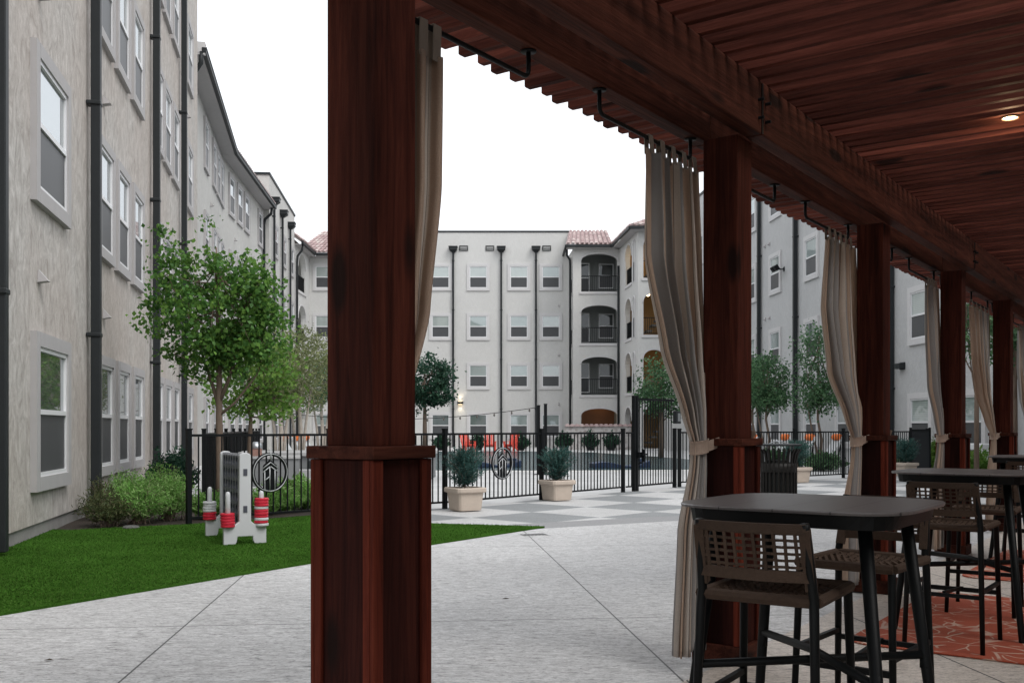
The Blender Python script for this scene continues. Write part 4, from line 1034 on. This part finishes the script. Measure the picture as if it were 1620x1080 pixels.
# ------------------------------------------------------------------ trees and plants
def tree(label, x, y, trunk, crown, nclus, per, lsize, mat, bark, cat='tree', seed=1, sig=.16, grp=None, up=-.1, base=0, wl=.6, limbs=16, forks=()):
    """trunk: list of (dx,dy,z,r); crown: list of ellipsoids (dx,dy,z,rx,ry,rz,weight)"""
    rr = random.Random(seed); o = thing('tree', label, cat, (x, y, base), 0, grp); C = []; cl = []
    tot = sum(e[6] for e in crown)
    for e in crown:
        for _ in range(int(nclus*e[6]/tot)):
            while True:
                p = Vector((rr.uniform(-1, 1), rr.uniform(-1, 1), rr.uniform(-1, 1)))
                if .25 < p.length < 1: break
            p = p.normalized()*p.length**.6*rr.uniform(.85, 1.1)
            cl.append(Vector((e[0]+p.x*e[3], e[1]+p.y*e[4], e[2]+p.z*e[5])))
    for c_ in cl:
        sg = sig*rr.uniform(.6, 1.3)
        for _ in range(int(per*rr.uniform(.5, 1.4))): C.append((c_.x+rr.gauss(0, sg), c_.y+rr.gauss(0, sg), c_.z+rr.gauss(0, sg*.75)))
    b = MB(); b.tube([(p[0], p[1], p[2]) for p in trunk], [p[3] for p in trunk], 10)
    zt = trunk[-1][2]; zf = trunk[len(trunk)//2][2]
    for k in range(limbs):
        c_ = rr.choice(cl); f = rr.uniform(.0, .9); zz = zf+(zt-zf)*f
        i = max(j for j in range(len(trunk)) if trunk[j][2] <= zz+1e-6); i = min(i, len(trunk)-2); u = (zz-trunk[i][2])/(trunk[i+1][2]-trunk[i][2])
        p0 = Vector(trunk[i][:3]).lerp(Vector(trunk[i+1][:3]), u); r0 = trunk[i][3]*.55
        mid = p0.lerp(c_, .5)+Vector((0, 0, -.06*(c_-p0).length)); b.tube([p0, mid, c_], [r0, r0*.55, r0*.15], 6)
        for _ in range(2):
            c2 = min(cl, key=lambda q: (q-c_).length+rr.uniform(0, .8)); b.tube([mid, (mid+c2)/2+Vector((0, 0, .05)), c2], [r0*.5, r0*.3, r0*.1], 5)
    for f_ in forks: b.tube([p[:3] for p in f_], [p[3] for p in f_], 7)
    b.build('trunk', bark, o, True); leaves('crown', C, lsize, lsize*wl, mat, o, up=up); return o
X = lambda pxx, Z: (pxx-810)/1575*Z
Zc = lambda py, Z: H+(677-py)/1575*Z
# maple just inside the fence
Z = 16.0; x0 = X(347, Z)
tree('full green young maple with a slim brown trunk, behind the fence near the left wall', x0, Z, [(0, 0, -.05, .075), (.01, 0, .6, .062), (-.01, .02, 1.5, .055), (.0, 0, 2.0, .05), (-.03, 0, 2.9, .03), (-.05, 0, 4.2, .012)],
     [(.0, 0, 3.05, .85, .9, .75, 8), (-.15, 0, 2.5, .66, .7, .42, 3.0), (.35, 0, 2.45, .5, .5, .35, 1.6), (-.55, 0, 3.5, .42, .5, .6, 2.0), (.50, 0, 3.3, .55, .6, .55, 3.0), (.78, 0, 2.75, .36, .4, .5, 1.3), (-.82, 0, 4.25, .13, .2, .34, .45), (-.78, 0, 3.75, .2, .2, .3, .4), (-1.05, 0, 2.95, .26, .3, .12, .3), (-.98, 0, 3.3, .16, .2, .12, .25), (.05, 0, 3.85, .28, .4, .28, .8), (.55, 0, 3.82, .22, .3, .22, .5), (-.22, 0, 4.4, .06, .1, .34, .22)], 280, 36, .085, LEAF_MAPLE, BARK, seed=3, sig=.125, limbs=34, wl=.75, forks=[[(0, 0, 1.62, .034), (-.12, .03, 2.0, .028), (-.38, .05, 2.75, .015), (-.55, 0, 3.5, .005)], [(0, 0, 1.72, .036), (.14, 0, 2.05, .03), (.34, 0, 2.7, .018), (.5, 0, 3.4, .006)], [(0, 0, 1.5, .024), (.25, .05, 1.72, .02), (.62, .05, 2.2, .012), (.75, 0, 2.8, .005)], [(0, 0, 1.85, .026), (-.07, .1, 2.3, .02), (-.18, .1, 3.0, .01)]])
Z = 20.0; tree('small lime green young tree with a forked grey trunk, behind the maple', X(395, Z), Z, [(0, 0, -.05, .055), (0, 0, .9, .05), (.02, 0, 1.45, .04), (-.05, 0, 2.4, .015)],
     [(.0, 0, 2.35, .85, .8, .75, 6), (.4, 0, 1.75, .55, .5, .28, 2), (-.25, 0, 1.75, .4, .4, .25, 1.0), (.5, 0, 2.6, .4, .4, .5, 1.5)], 150, 20, .10, LEAF_LIME, BARK, seed=5, sig=.15, wl=.7)
for i, (pxx, Z, mt_, hp, ww, lab, sd_) in enumerate(((442, 26.5, LEAF_OLIVE, 545, .95, 'pale olive slender tree, left one of the multi stemmed pair by the pool', 8), (473, 27.5, LEAF_OLIVE, 515, 1.1, 'pale olive slender tree, right one of the multi stemmed pair by the pool', 9), (508, 33, LEAF_MID, 560, 1.0, 'green tree partly hidden by the nearest post, left side', 10))):
    zt = Zc(hp, Z); zb = Zc(640, Z)
    o = tree(lab, X(pxx, Z), Z, [(0, 0, -.05, .075), (.05, 0, 1.2, .06), (.0, 0, 2.0, .045), (.08, 0, zt-.6, .012)],
         [(0, 0, (zt+zb)/2, ww, ww, (zt-zb)/2, 6), (.2, 0, zt-.8, ww*.55, .6, .7, 1.6), (-.2, 0, zb+.2, ww*.7, .6, .4, 1.4)], 190, 24, .10, mt_, BARK_PALE, seed=sd_, sig=.17, wl=.42)
    b = MB()
    for s in (-1, 1): b.tube([(.06*s, .05, -.05), (.16*s, .08, 1.3), (.32*s, .05, 2.4)], [.05, .04, .02], 8)
    b.build('trunk', BARK_PALE, o, True)
Z = 48.0; tree('dark blue green round tree beside the far facade, right of the nearest post', X(672, Z), Z, [(0, 0, -.05, .12), (0, 0, 1.5, .1), (0, 0, 2.6, .07), (0, 0, 4, .02)],
     [(0, 0, 3.6, 1.15, 1.1, 1.3, 6), (.7, 0, 3.0, .65, .6, .55, 2), (.95, 0, 4.0, .4, .4, .4, 1), (-.4, 0, 2.6, .7, .6, .5, 1)], 170, 26, .17, LEAF_DARK, BARK, seed=12, sig=.2)
Z = 44.0; tree('light green tree in front of the stair tower, left of the second post curtain', X(1046, Z), Z, [(0, 0, -.05, .1), (0, 0, 1.4, .08), (0, 0, 3.6, .02)],
     [(0, 0, 3.1, 1.0, .9, 1.3, 5), (-.3, 0, 2.7, .7, .6, .6, 2), (.6, 0, 2.6, .8, .7, .9, 2)], 150, 22, .15, LEAF_MID, BARK, seed=13, sig=.2)
for pxx, Z, top, bot, ww, lab, sd_ in ((1214, 36, 560, 648, .74, 'round green tree against the grey right wall, right of the second post', 21), (1296, 34, 508, 650, .72, 'taller green tree against the right wall, just left of the third post curtain', 22), (1192, 40, 575, 640, .6, 'green tree half hidden behind the second post', 23)):
    zt, zb = Zc(top, Z), Zc(bot, Z)
    o = tree(lab, X(pxx, Z), Z, [(0, 0, -.05, .06), (.08, 0, .9, .05), (-.05, 0, 1.6, .04), (.0, 0, zt-.5, .012)],
         [(0, 0, (zt+zb)/2, ww, ww, (zt-zb)/2, 6), (.25, 0, zb+.45, ww*.75, .7, .45, 2.2), (-.3, 0, zb+.4, ww*.7, .7, .45, 1.5)], 210, 26, .105, LEAF_MID, BARK, seed=sd_, sig=.17, grp='trees against the right wall')
    b = MB(); b.tube([(.04, 0, .0), (-.22, 0, 1.1), (-.42, 0, 2.2)], [.045, .035, .015], 7); b.build('trunk', BARK, o, True)
for x_, y_, lab, sd_ in ((17.2, 35, 'leafy tree showing above the curtain left of the fifth post', 31), (20.5, 36, 'leafy tree at the right edge behind the last curtain', 32)):
    pass
def shrub(label, x, y, hgt, wid, mat, n, ln, wd_, seed, up=.6, name='shrub', cat='shrub', grp=None, arch=False):
    rr = random.Random(seed); o = thing(name, label, cat, (x, y, 0), 0, grp); C, Dd = [], []; b = MB()
    for i in range(n):
        a = rr.uniform(0, 6.283); sp_ = rr.random()**.5*wid/2; h_ = hgt*(1-.55*(sp_/(wid/2))**2)*rr.uniform(.65, 1.08)
        p0 = Vector((rr.gauss(0, wid*.07), rr.gauss(0, wid*.07), 0)); p2 = Vector((sp_*math.cos(a), sp_*math.sin(a), h_)); p1 = p0.lerp(p2, .5)+Vector((0, 0, h_*(.28 if arch else .1)))
        if i % 5 == 0: b.tube([p0, p1, p2], [.005, .003, .002], 4, cap=False)
        for k in range(13):
            u = rr.uniform(.3, 1.03); q = p0*(1-u)**2+p1*2*u*(1-u)+p2*u*u; d = (p2-p1).normalized(); s_ = .03*wid
            C.append((q.x+rr.gauss(0, s_), q.y+rr.gauss(0, s_), max(.01, q.z+rr.gauss(0, s_)))); Dd.append((d.x*.5, d.y*.5, d.z*.3+up*.4))
    b.build('stems', BARK, o); leaves('foliage', C, ln, wd_, mat, o, dirs=Dd); return o
for i, (pxx, py, hg, wdt, mt_, n, ln, w_, lab) in enumerate((
    (172, 832, .48, .85, LEAF_FERN, 200, .07, .014, 'dark low spreading shrub at the lawn edge, closest to the wall'),
    (220, 828, .62, 1.0, LEAF_GRASSY, 330, .055, .014, 'bright feathery shrub on the lawn edge, left of the fence corner'),
    (268, 822, .64, .95, LEAF_GRASSY, 330, .055, .014, 'bright feathery shrub touching the fence corner post'),
    (200, 812, .66, 1.0, LEAF_GRASSY, 300, .055, .014, 'feathery pale shrub under the triple windows'),
    (255, 803, .72, 1.1, LEAF_GRASSY, 300, .055, .014, 'feathery pale shrub behind the fence corner shrub'),
    (160, 822, .62, .6, LEAF_FERN, 120, .06, .013, 'thin brownish shrub against the wall beside the first downpipe'))):
    xx, yy = gp(pxx, py); shrub(lab, xx, yy, hg, wdt, mt_, n, ln, w_, 60+i, arch=True, grp='low shrubs between the left wall and the fence')
for i, (pxx, py, hg, wdt, lab) in enumerate(((262, 792, .95, .75, 'dark glossy round shrub under the left wall windows, left of the fence post'), (284, 790, .95, .7, 'dark glossy shrub right against the fence post by the wall'))):
    xx, yy = gp(pxx, py); shrub(lab, xx, yy, hg, wdt, LEAF_DARK, 190, .085, .04, 80+i, grp='dark shrubs by the left wall')
for i, (pxx, py, hg, wdt, lab) in enumerate(((440, 812, .42, .8, 'leafy green plant behind the fence under the left emblem'), (480, 808, .42, .9, 'leafy green plant behind the fence, right beside the nearest post'), (410, 815, .40, .8, 'leafy green plant behind the fence behind the game rings'), (462, 798, .5, .9, 'second row leafy plant between the fence and the raised spa'), (330, 822, .4, .8, 'leafy plant behind the fence left of the lawn game'))):
    xx, yy = gp(pxx, py); shrub(lab, xx, yy+.25, hg, wdt, LEAF_GRASSY, 190, .09, .022, 90+i, grp='green plants inside the fence')
bed = [(-4.45, 13.45), (-2.2, 15.6), (-2.0, 17.2), (-5.0, 19.5), (-7.0, 18.5), (-6.15, 13.9), (-5.86, 12.72), (-5.6, 12.65), (-5.15, 13.0)]
sheet('planting_bed', bed, -.004, SOIL, .02)
# border stone at the bed
xx, yy = gp(207, 836); b = MB(); b.lathe([(.10, -.02), (.11, .02), (.09, .04), (.04, .045)], 9); o = b.build('stone', simple('stone_grey', (.10,.10,.095), .9, .3, 8, .5)); o.location = (xx, yy, .0); tag(o, 'small grey stone lying at the edge of the lawn under the shrubs', 'stone')

# far right greenery behind posts
for i, (pxx, Z, hg, wdt, lab) in enumerate(((1400, 30, .9, 1.2, 'leafy shrub at the foot of the right wall behind the third post'), (1472, 29.5, .95, 1.0, 'bright green shrub at the foot of the right wall, left of the fourth post'), (1545, 24, .8, 1.4, 'bright green shrub right of the fourth post'), (1225, 31, .7, 1.3, 'low hedge plant behind the trash can fence'), (1300, 31, .55, 1.6, 'low hedge plant below the orange pillows'))):
    shrub(lab, X(pxx, Z), Z, hg, wdt, LEAF_LIME if i in (1, 2) else LEAF_MID, 200, .11, .05, 110+i)
for i, (pxx, Z, hp, lab) in enumerate(((1545, 22, 455, 'leafy tree showing above the curtain left of the fifth post'), (1606, 22.5, 470, 'leafy tree at the right edge behind the last curtain'))):
    zt = Zc(hp, Z); tree(lab, X(pxx, Z), Z, [(0, 0, -.05, .06), (0, 0, 1.8, .05), (0, 0, zt-.3, .015)], [(0, 0, zt-.75, .55, .55, .8, 4)], 80, 26, .10, LEAF_MID, BARK, seed=41+i, sig=.15)
# air conditioner
Z = 26.0; o = thing('air_conditioner', 'pale air conditioning unit by the right wall, right of the fourth post', 'air conditioner', (X(1548, Z), Z, .28), R(-85))
b = MB(); b.box(-.5, .5, -.22, .22, 0, .62); b.build('cabinet', VINYL, o, bevel=.02)
b = MB()
for k in range(6): b.box(-.25, .25, -.235, -.222, .30+.03*k, .315+.03*k)
b.build('grille', DARK, o); b = MB(); b.box(-.45, .45, -.2, .2, -.27, -.002); b.build('plinth', PLANTER, o)

# ------------------------------------------------------------------ poolside things
ORANGE = simple('pillow_orange', (.75,.19,.05), .8, .1, 20); SLING = simple('sling_grey', (.55,.57,.58), .8, .12, 30); REDC = simple('chair_red', (.62,.075,.05), .5, .08, 6); NAVY = simple('lounger_navy', (.022,.04,.085), .5, .15, 5)
def lounger(label, x, y, rz):
    o = thing('sun_lounger', label, 'sun lounger', (x, y, -.02), rz, 'loungers with orange pillows')
    b = MB(); b.box(-1.0, .35, -.3, .3, .30, .345); b.build('seat', SLING, o)
    b = MB(); b.bar((.35, 0, .33), (.78, 0, 1.05), .60, .045, up=(1,0,0)); b.build('backrest', SLING, o)
    b = MB(); b.tube([(.70, -.2, 1.03), (.70, .2, 1.03)], .105, 12); b.build('pillow', ORANGE, o, True, .02)
    for x_ in (-.9, .3):
        for s in (-1, 1): b = MB(); b.box(x_-.025, x_+.025, s*.29-.025, s*.29+.025, 0, .298); b.build('leg', BLACK, o)
    for s in (-1, 1): b = MB(); b.bar((.70, s*.28, .9), (.55, s*.28, .0), .03, .03); b.build('prop', BLACK, o)
    return o
for i, (pxx, lab) in enumerate(((1188, 'first lounger with an orange pillow, just right of the second post'), (1240, 'lounger with an orange pillow above the trash can lid'), (1279, 'lounger with an orange pillow right of the trash can'), (1322, 'lounger with an orange pillow beside the third post curtain'))):
    Z = 31.5+.6*(i % 2); lounger(lab, X(pxx, Z)-.62, Z, R(8))
for i, (pxx, lab) in enumerate(((452, 'lounger with an orange pillow behind the birch like stems, leftmost of the left group'), (473, 'middle lounger with an orange pillow of the left group'), (486, 'rightmost lounger with an orange pillow of the left group, next to the nearest post'))):
    Z = 30+.8*i; lounger(lab, X(pxx, Z)+.62, Z, R(176))
def adirondack(label, pxx, rz):
    Z = 58.0; o = thing('garden_chair', label, 'garden chair', (X(pxx, Z), Z, -.02), rz, 'red garden chairs beyond the pool')
    b = MB(); b.bar((0, -.25, .38), (0, .3, .24), .52, .04); b.build('seat', REDC, o)
    b = MB()
    for k in range(5): xx = -.22+.11*k; b.bar((xx, .28, .22), (xx*1.15, .55, 1.02-.02*(k-2)**2), .095, .025, up=(0,1,0))
    b.build('backrest', REDC, o)
    for s in (-1, 1):
        b = MB(); b.bar((s*.33, -.3, .55), (s*.33, .35, .53), .13, .03); b.build('armrest', REDC, o)
        b = MB(); b.bar((s*.30, -.25, 0), (s*.30, -.25, .53), .06, .1); b.bar((s*.27, .5, .0), (s*.27, -.25, .36), .05, .12); b.build('leg', REDC, o)
for p_, r_, lab in ((741, 30, 'left one of the three red garden chairs beyond the pool'), (775, 5, 'middle red garden chair beyond the pool'), (808, -25, 'right one of the red garden chairs beyond the pool')): adirondack(lab, p_, R(r_))
for i, (pxx, lab) in enumerate(((698, 'dark potted bush beyond the pool, by the nearest post curtain'), (757, 'dark potted bush between the left and middle red chairs'), (824, 'dark potted bush right of the red chairs'), (893, 'dark potted bush left of the stone wall'), (934, 'dark potted bush before the middle of the stone wall'), (967, 'dark potted bush before the right end of the stone wall'))):
    Z = 59.5; o = shrub(lab, X(pxx, Z), Z, 1.0 if i < 3 else 1.15, 1.15, LEAF_DARK, 120, .17, .07, 140+i, name='potted_bush', cat='potted plant', grp='potted bushes beyond the pool')
    b = MB(); b.lathe([(.2, -.03), (.28, .25), (.30, .42), (.26, .42)], 16); b.build('pot', PIPE, o, True)
m, t, bb = nodes('rubble_stone'); v = coords(t, rand=False); vo = N(t, 'ShaderNodeTexVoronoi'); vo.inputs['Scale'].default_value = 4.5; t.links.new(v, vo.inputs['Vector'])
c = mixc(t, ramp(t, vo.outputs['Distance'], [(.35, 0), (.55, 1)]), mixc(t, ramp(t, noise(t, v, 5, 2), [(.35, 0), (.65, 1)]), (.30,.27,.26), (.46,.43,.41)), (.5,.48,.47)); t.links.new(c, bb.inputs['Base Color']); bb.inputs['Roughness'].default_value = .9
SW = thing('stone_wall', 'low rubble stone wall with a red barrel tile cap in front of the balcony tower', 'wall', (5.2, 62, 0))
b = MB(); b.box(-1.9, 2.2, -.2, .2, -.05, 1.40); b.build('masonry', m, SW)
b = MB()
for k in range(14):
    xx = -1.75+.3*k; vs = []
    for y in (-.3, .3): vs += [(xx+.15*math.cos(a), y, 1.40+.17*math.sin(a)) for a in [math.pi*j/8 for j in range(9)]]
    b.add(vs, [(j, j+1, 10+j, 9+j) for j in range(8)]+[tuple(range(9))[::-1], tuple(range(9, 18))])
b.build('tile_cap', TILE, SW, True)
# poles and string lights
for i, pxx in enumerate((852, 863)):
    Z = 28.5; o = thing('string_light_pole', ('black pole carrying the string lights, left of a close pair', 'black pole of the string lights, right of a close pair')[i], 'pole', (X(pxx, Z), Z, -.03), 0, 'string light poles')
    b = MB(); b.box(-.045, .045, -.045, .045, 0, 1.97+.04*i); b.build('shaft', BLACK, o); b = MB(); b.box(-.055, .055, -.055, .055, 1.972+.04*i, 1.99+.04*i); b.box(-.12, .12, -.12, .12, 0, .02); b.build('cap', BLACK, o)
Z = 28.5; a_, b_ = Vector((X(852, Z), Z, 1.90)), Vector((-9.5, 34, 2.1)); o = thing('string_lights', 'thin sagging string of small bulbs stretched across above the pool fence', 'string lights', tuple(a_))
ps = [a_.lerp(b_, k/40)-Vector((0, 0, .42*4*(k/40)*(1-k/40))) for k in range(41)]
b = MB(); b.tube([p-a_ for p in ps], .009, 4); b.build('cable', BLACK, o); b = MB()
for p in ps[1::2]: b.M = Matrix.Translation(p-a_); b.lathe([(.008, 0), (.026, -.04), (.03, -.07), (.01, -.1)], 8)
b.M = None; b.build('bulbs', simple('bulb_glass', (.10,.09,.08), .3, .1), o, True)
# raised spa left of the pool and grill counter
STONE = simple('spa_stone', (.40,.40,.40), .8, .2, 2, .2); STONE_D = simple('spa_wall_grey', (.20,.205,.21), .8, .2, 3, .2)
o = thing('raised_spa', 'raised grey spa wall with pale coping steps behind the fence, left of the nearest post', 'spa', (-5.3, 25, 0))
b = MB(); b.box(-1.7, 3.2, -.6, 2.4, -.05, .62); b.build('wall', STONE_D, o)
b = MB(); b.box(-1.78, 3.28, -.68, 2.48, .623, .70); b.build('coping', STONE, o)
b = MB(); b.box(-1.2, 2.9, -1.35, -.685, -.05, .30); b.box(-1.2, 2.9, -2.0, -1.355, -.05, .12); b.build('steps', STONE, o)
b = MB(); b.box(.3, 1.5, -.625, -.603, .28, .50); b.build('spillway', DARK, o)
Z = 23.0; o = thing('grill_counter', 'grey outdoor counter seen behind the left emblem', 'counter', (X(420, Z), Z, 0), R(15))
b = MB(); b.box(-.75, .75, -.3, .3, -.04, .60); b.build('base', STONE_D, o); b = MB(); b.box(-.8, .8, -.34, .34, .603, .66); b.build('top', STONE, o)
Z = 22.9; o = thing('grill', 'small steel domed grill standing on the outdoor counter', 'grill', (X(405, Z), Z, .66), R(15))
b = MB(); b.box(-.13, .13, -.17, .17, .003, .16); b.build('body', simple('grill_copper', (.30,.17,.14), .5, .2), o)
b = MB(); b.lathe([(.15, .165), (.15, .22), (.12, .29), (.06, .325), (.01, .33)], 20); b.build('hood', STEEL, o, True)
for i, (pxx, Z, lab) in enumerate(((778, 33.5, 'dark navy lounger standing in the shallow water, left one'), (980, 33, 'dark navy lounger standing in the shallow water, right one'))):
    o = thing('pool_lounger', lab, 'pool lounger', (X(pxx, Z), Z, -.004), R(10), 'navy loungers in the pool'); b = MB()
    n = 24; prof = [(-.95+1.9*k/n, .12+.08*math.sin(k/n*6.0+.4)+(.30*max(0, k/n-.55)**1.2 if k/n > .55 else 0)) for k in range(n+1)]
    b.prism_xz(prof+[(.95, .0), (-.95, .0)], -.34, .34); b.build('shell', NAVY, o, bevel=.02)
    b = MB(); b.box(.55, .8, -.25, .25, .20, .29); b.build('headrest', NAVY, o)
# drain grate and turf edging
X_, Y_ = gp(845, 844.5); o = thing('drain_grate', 'small slotted floor drain at the tip of the turf', 'drain', (X_, Y_, -.006), R(20))
b = MB(); b.box(-.17, .17, -.11, .11, -.003, .001); b.build('frame', simple('drain_frame', (.42,.42,.42), .6, .1), o)
b = MB()
for k in range(7): b.box(-.155+.046*k, -.127+.046*k, -.09, .09, .0015, .003)
b.build('slots', DARK, o)
# leaves fallen on the patio
for i, (pxx, py) in enumerate(((77, 1043), (800, 946))):
    X_, Y_ = gp(pxx, py); b = MB(); b.add([(-.03, 0, .003), (0, -.012, .008), (.03, 0, .004), (0, .012, .012)], [(0, 1, 2, 3)]); o = b.build('fallen_leaf', simple('dry_leaf', (.06,.045,.03), .8)); o.location = (X_, Y_, -.006); tag(o, ('dry fallen leaf on the concrete at the lower left', 'tiny dry leaf on the concrete between the big posts')[i], 'leaf')
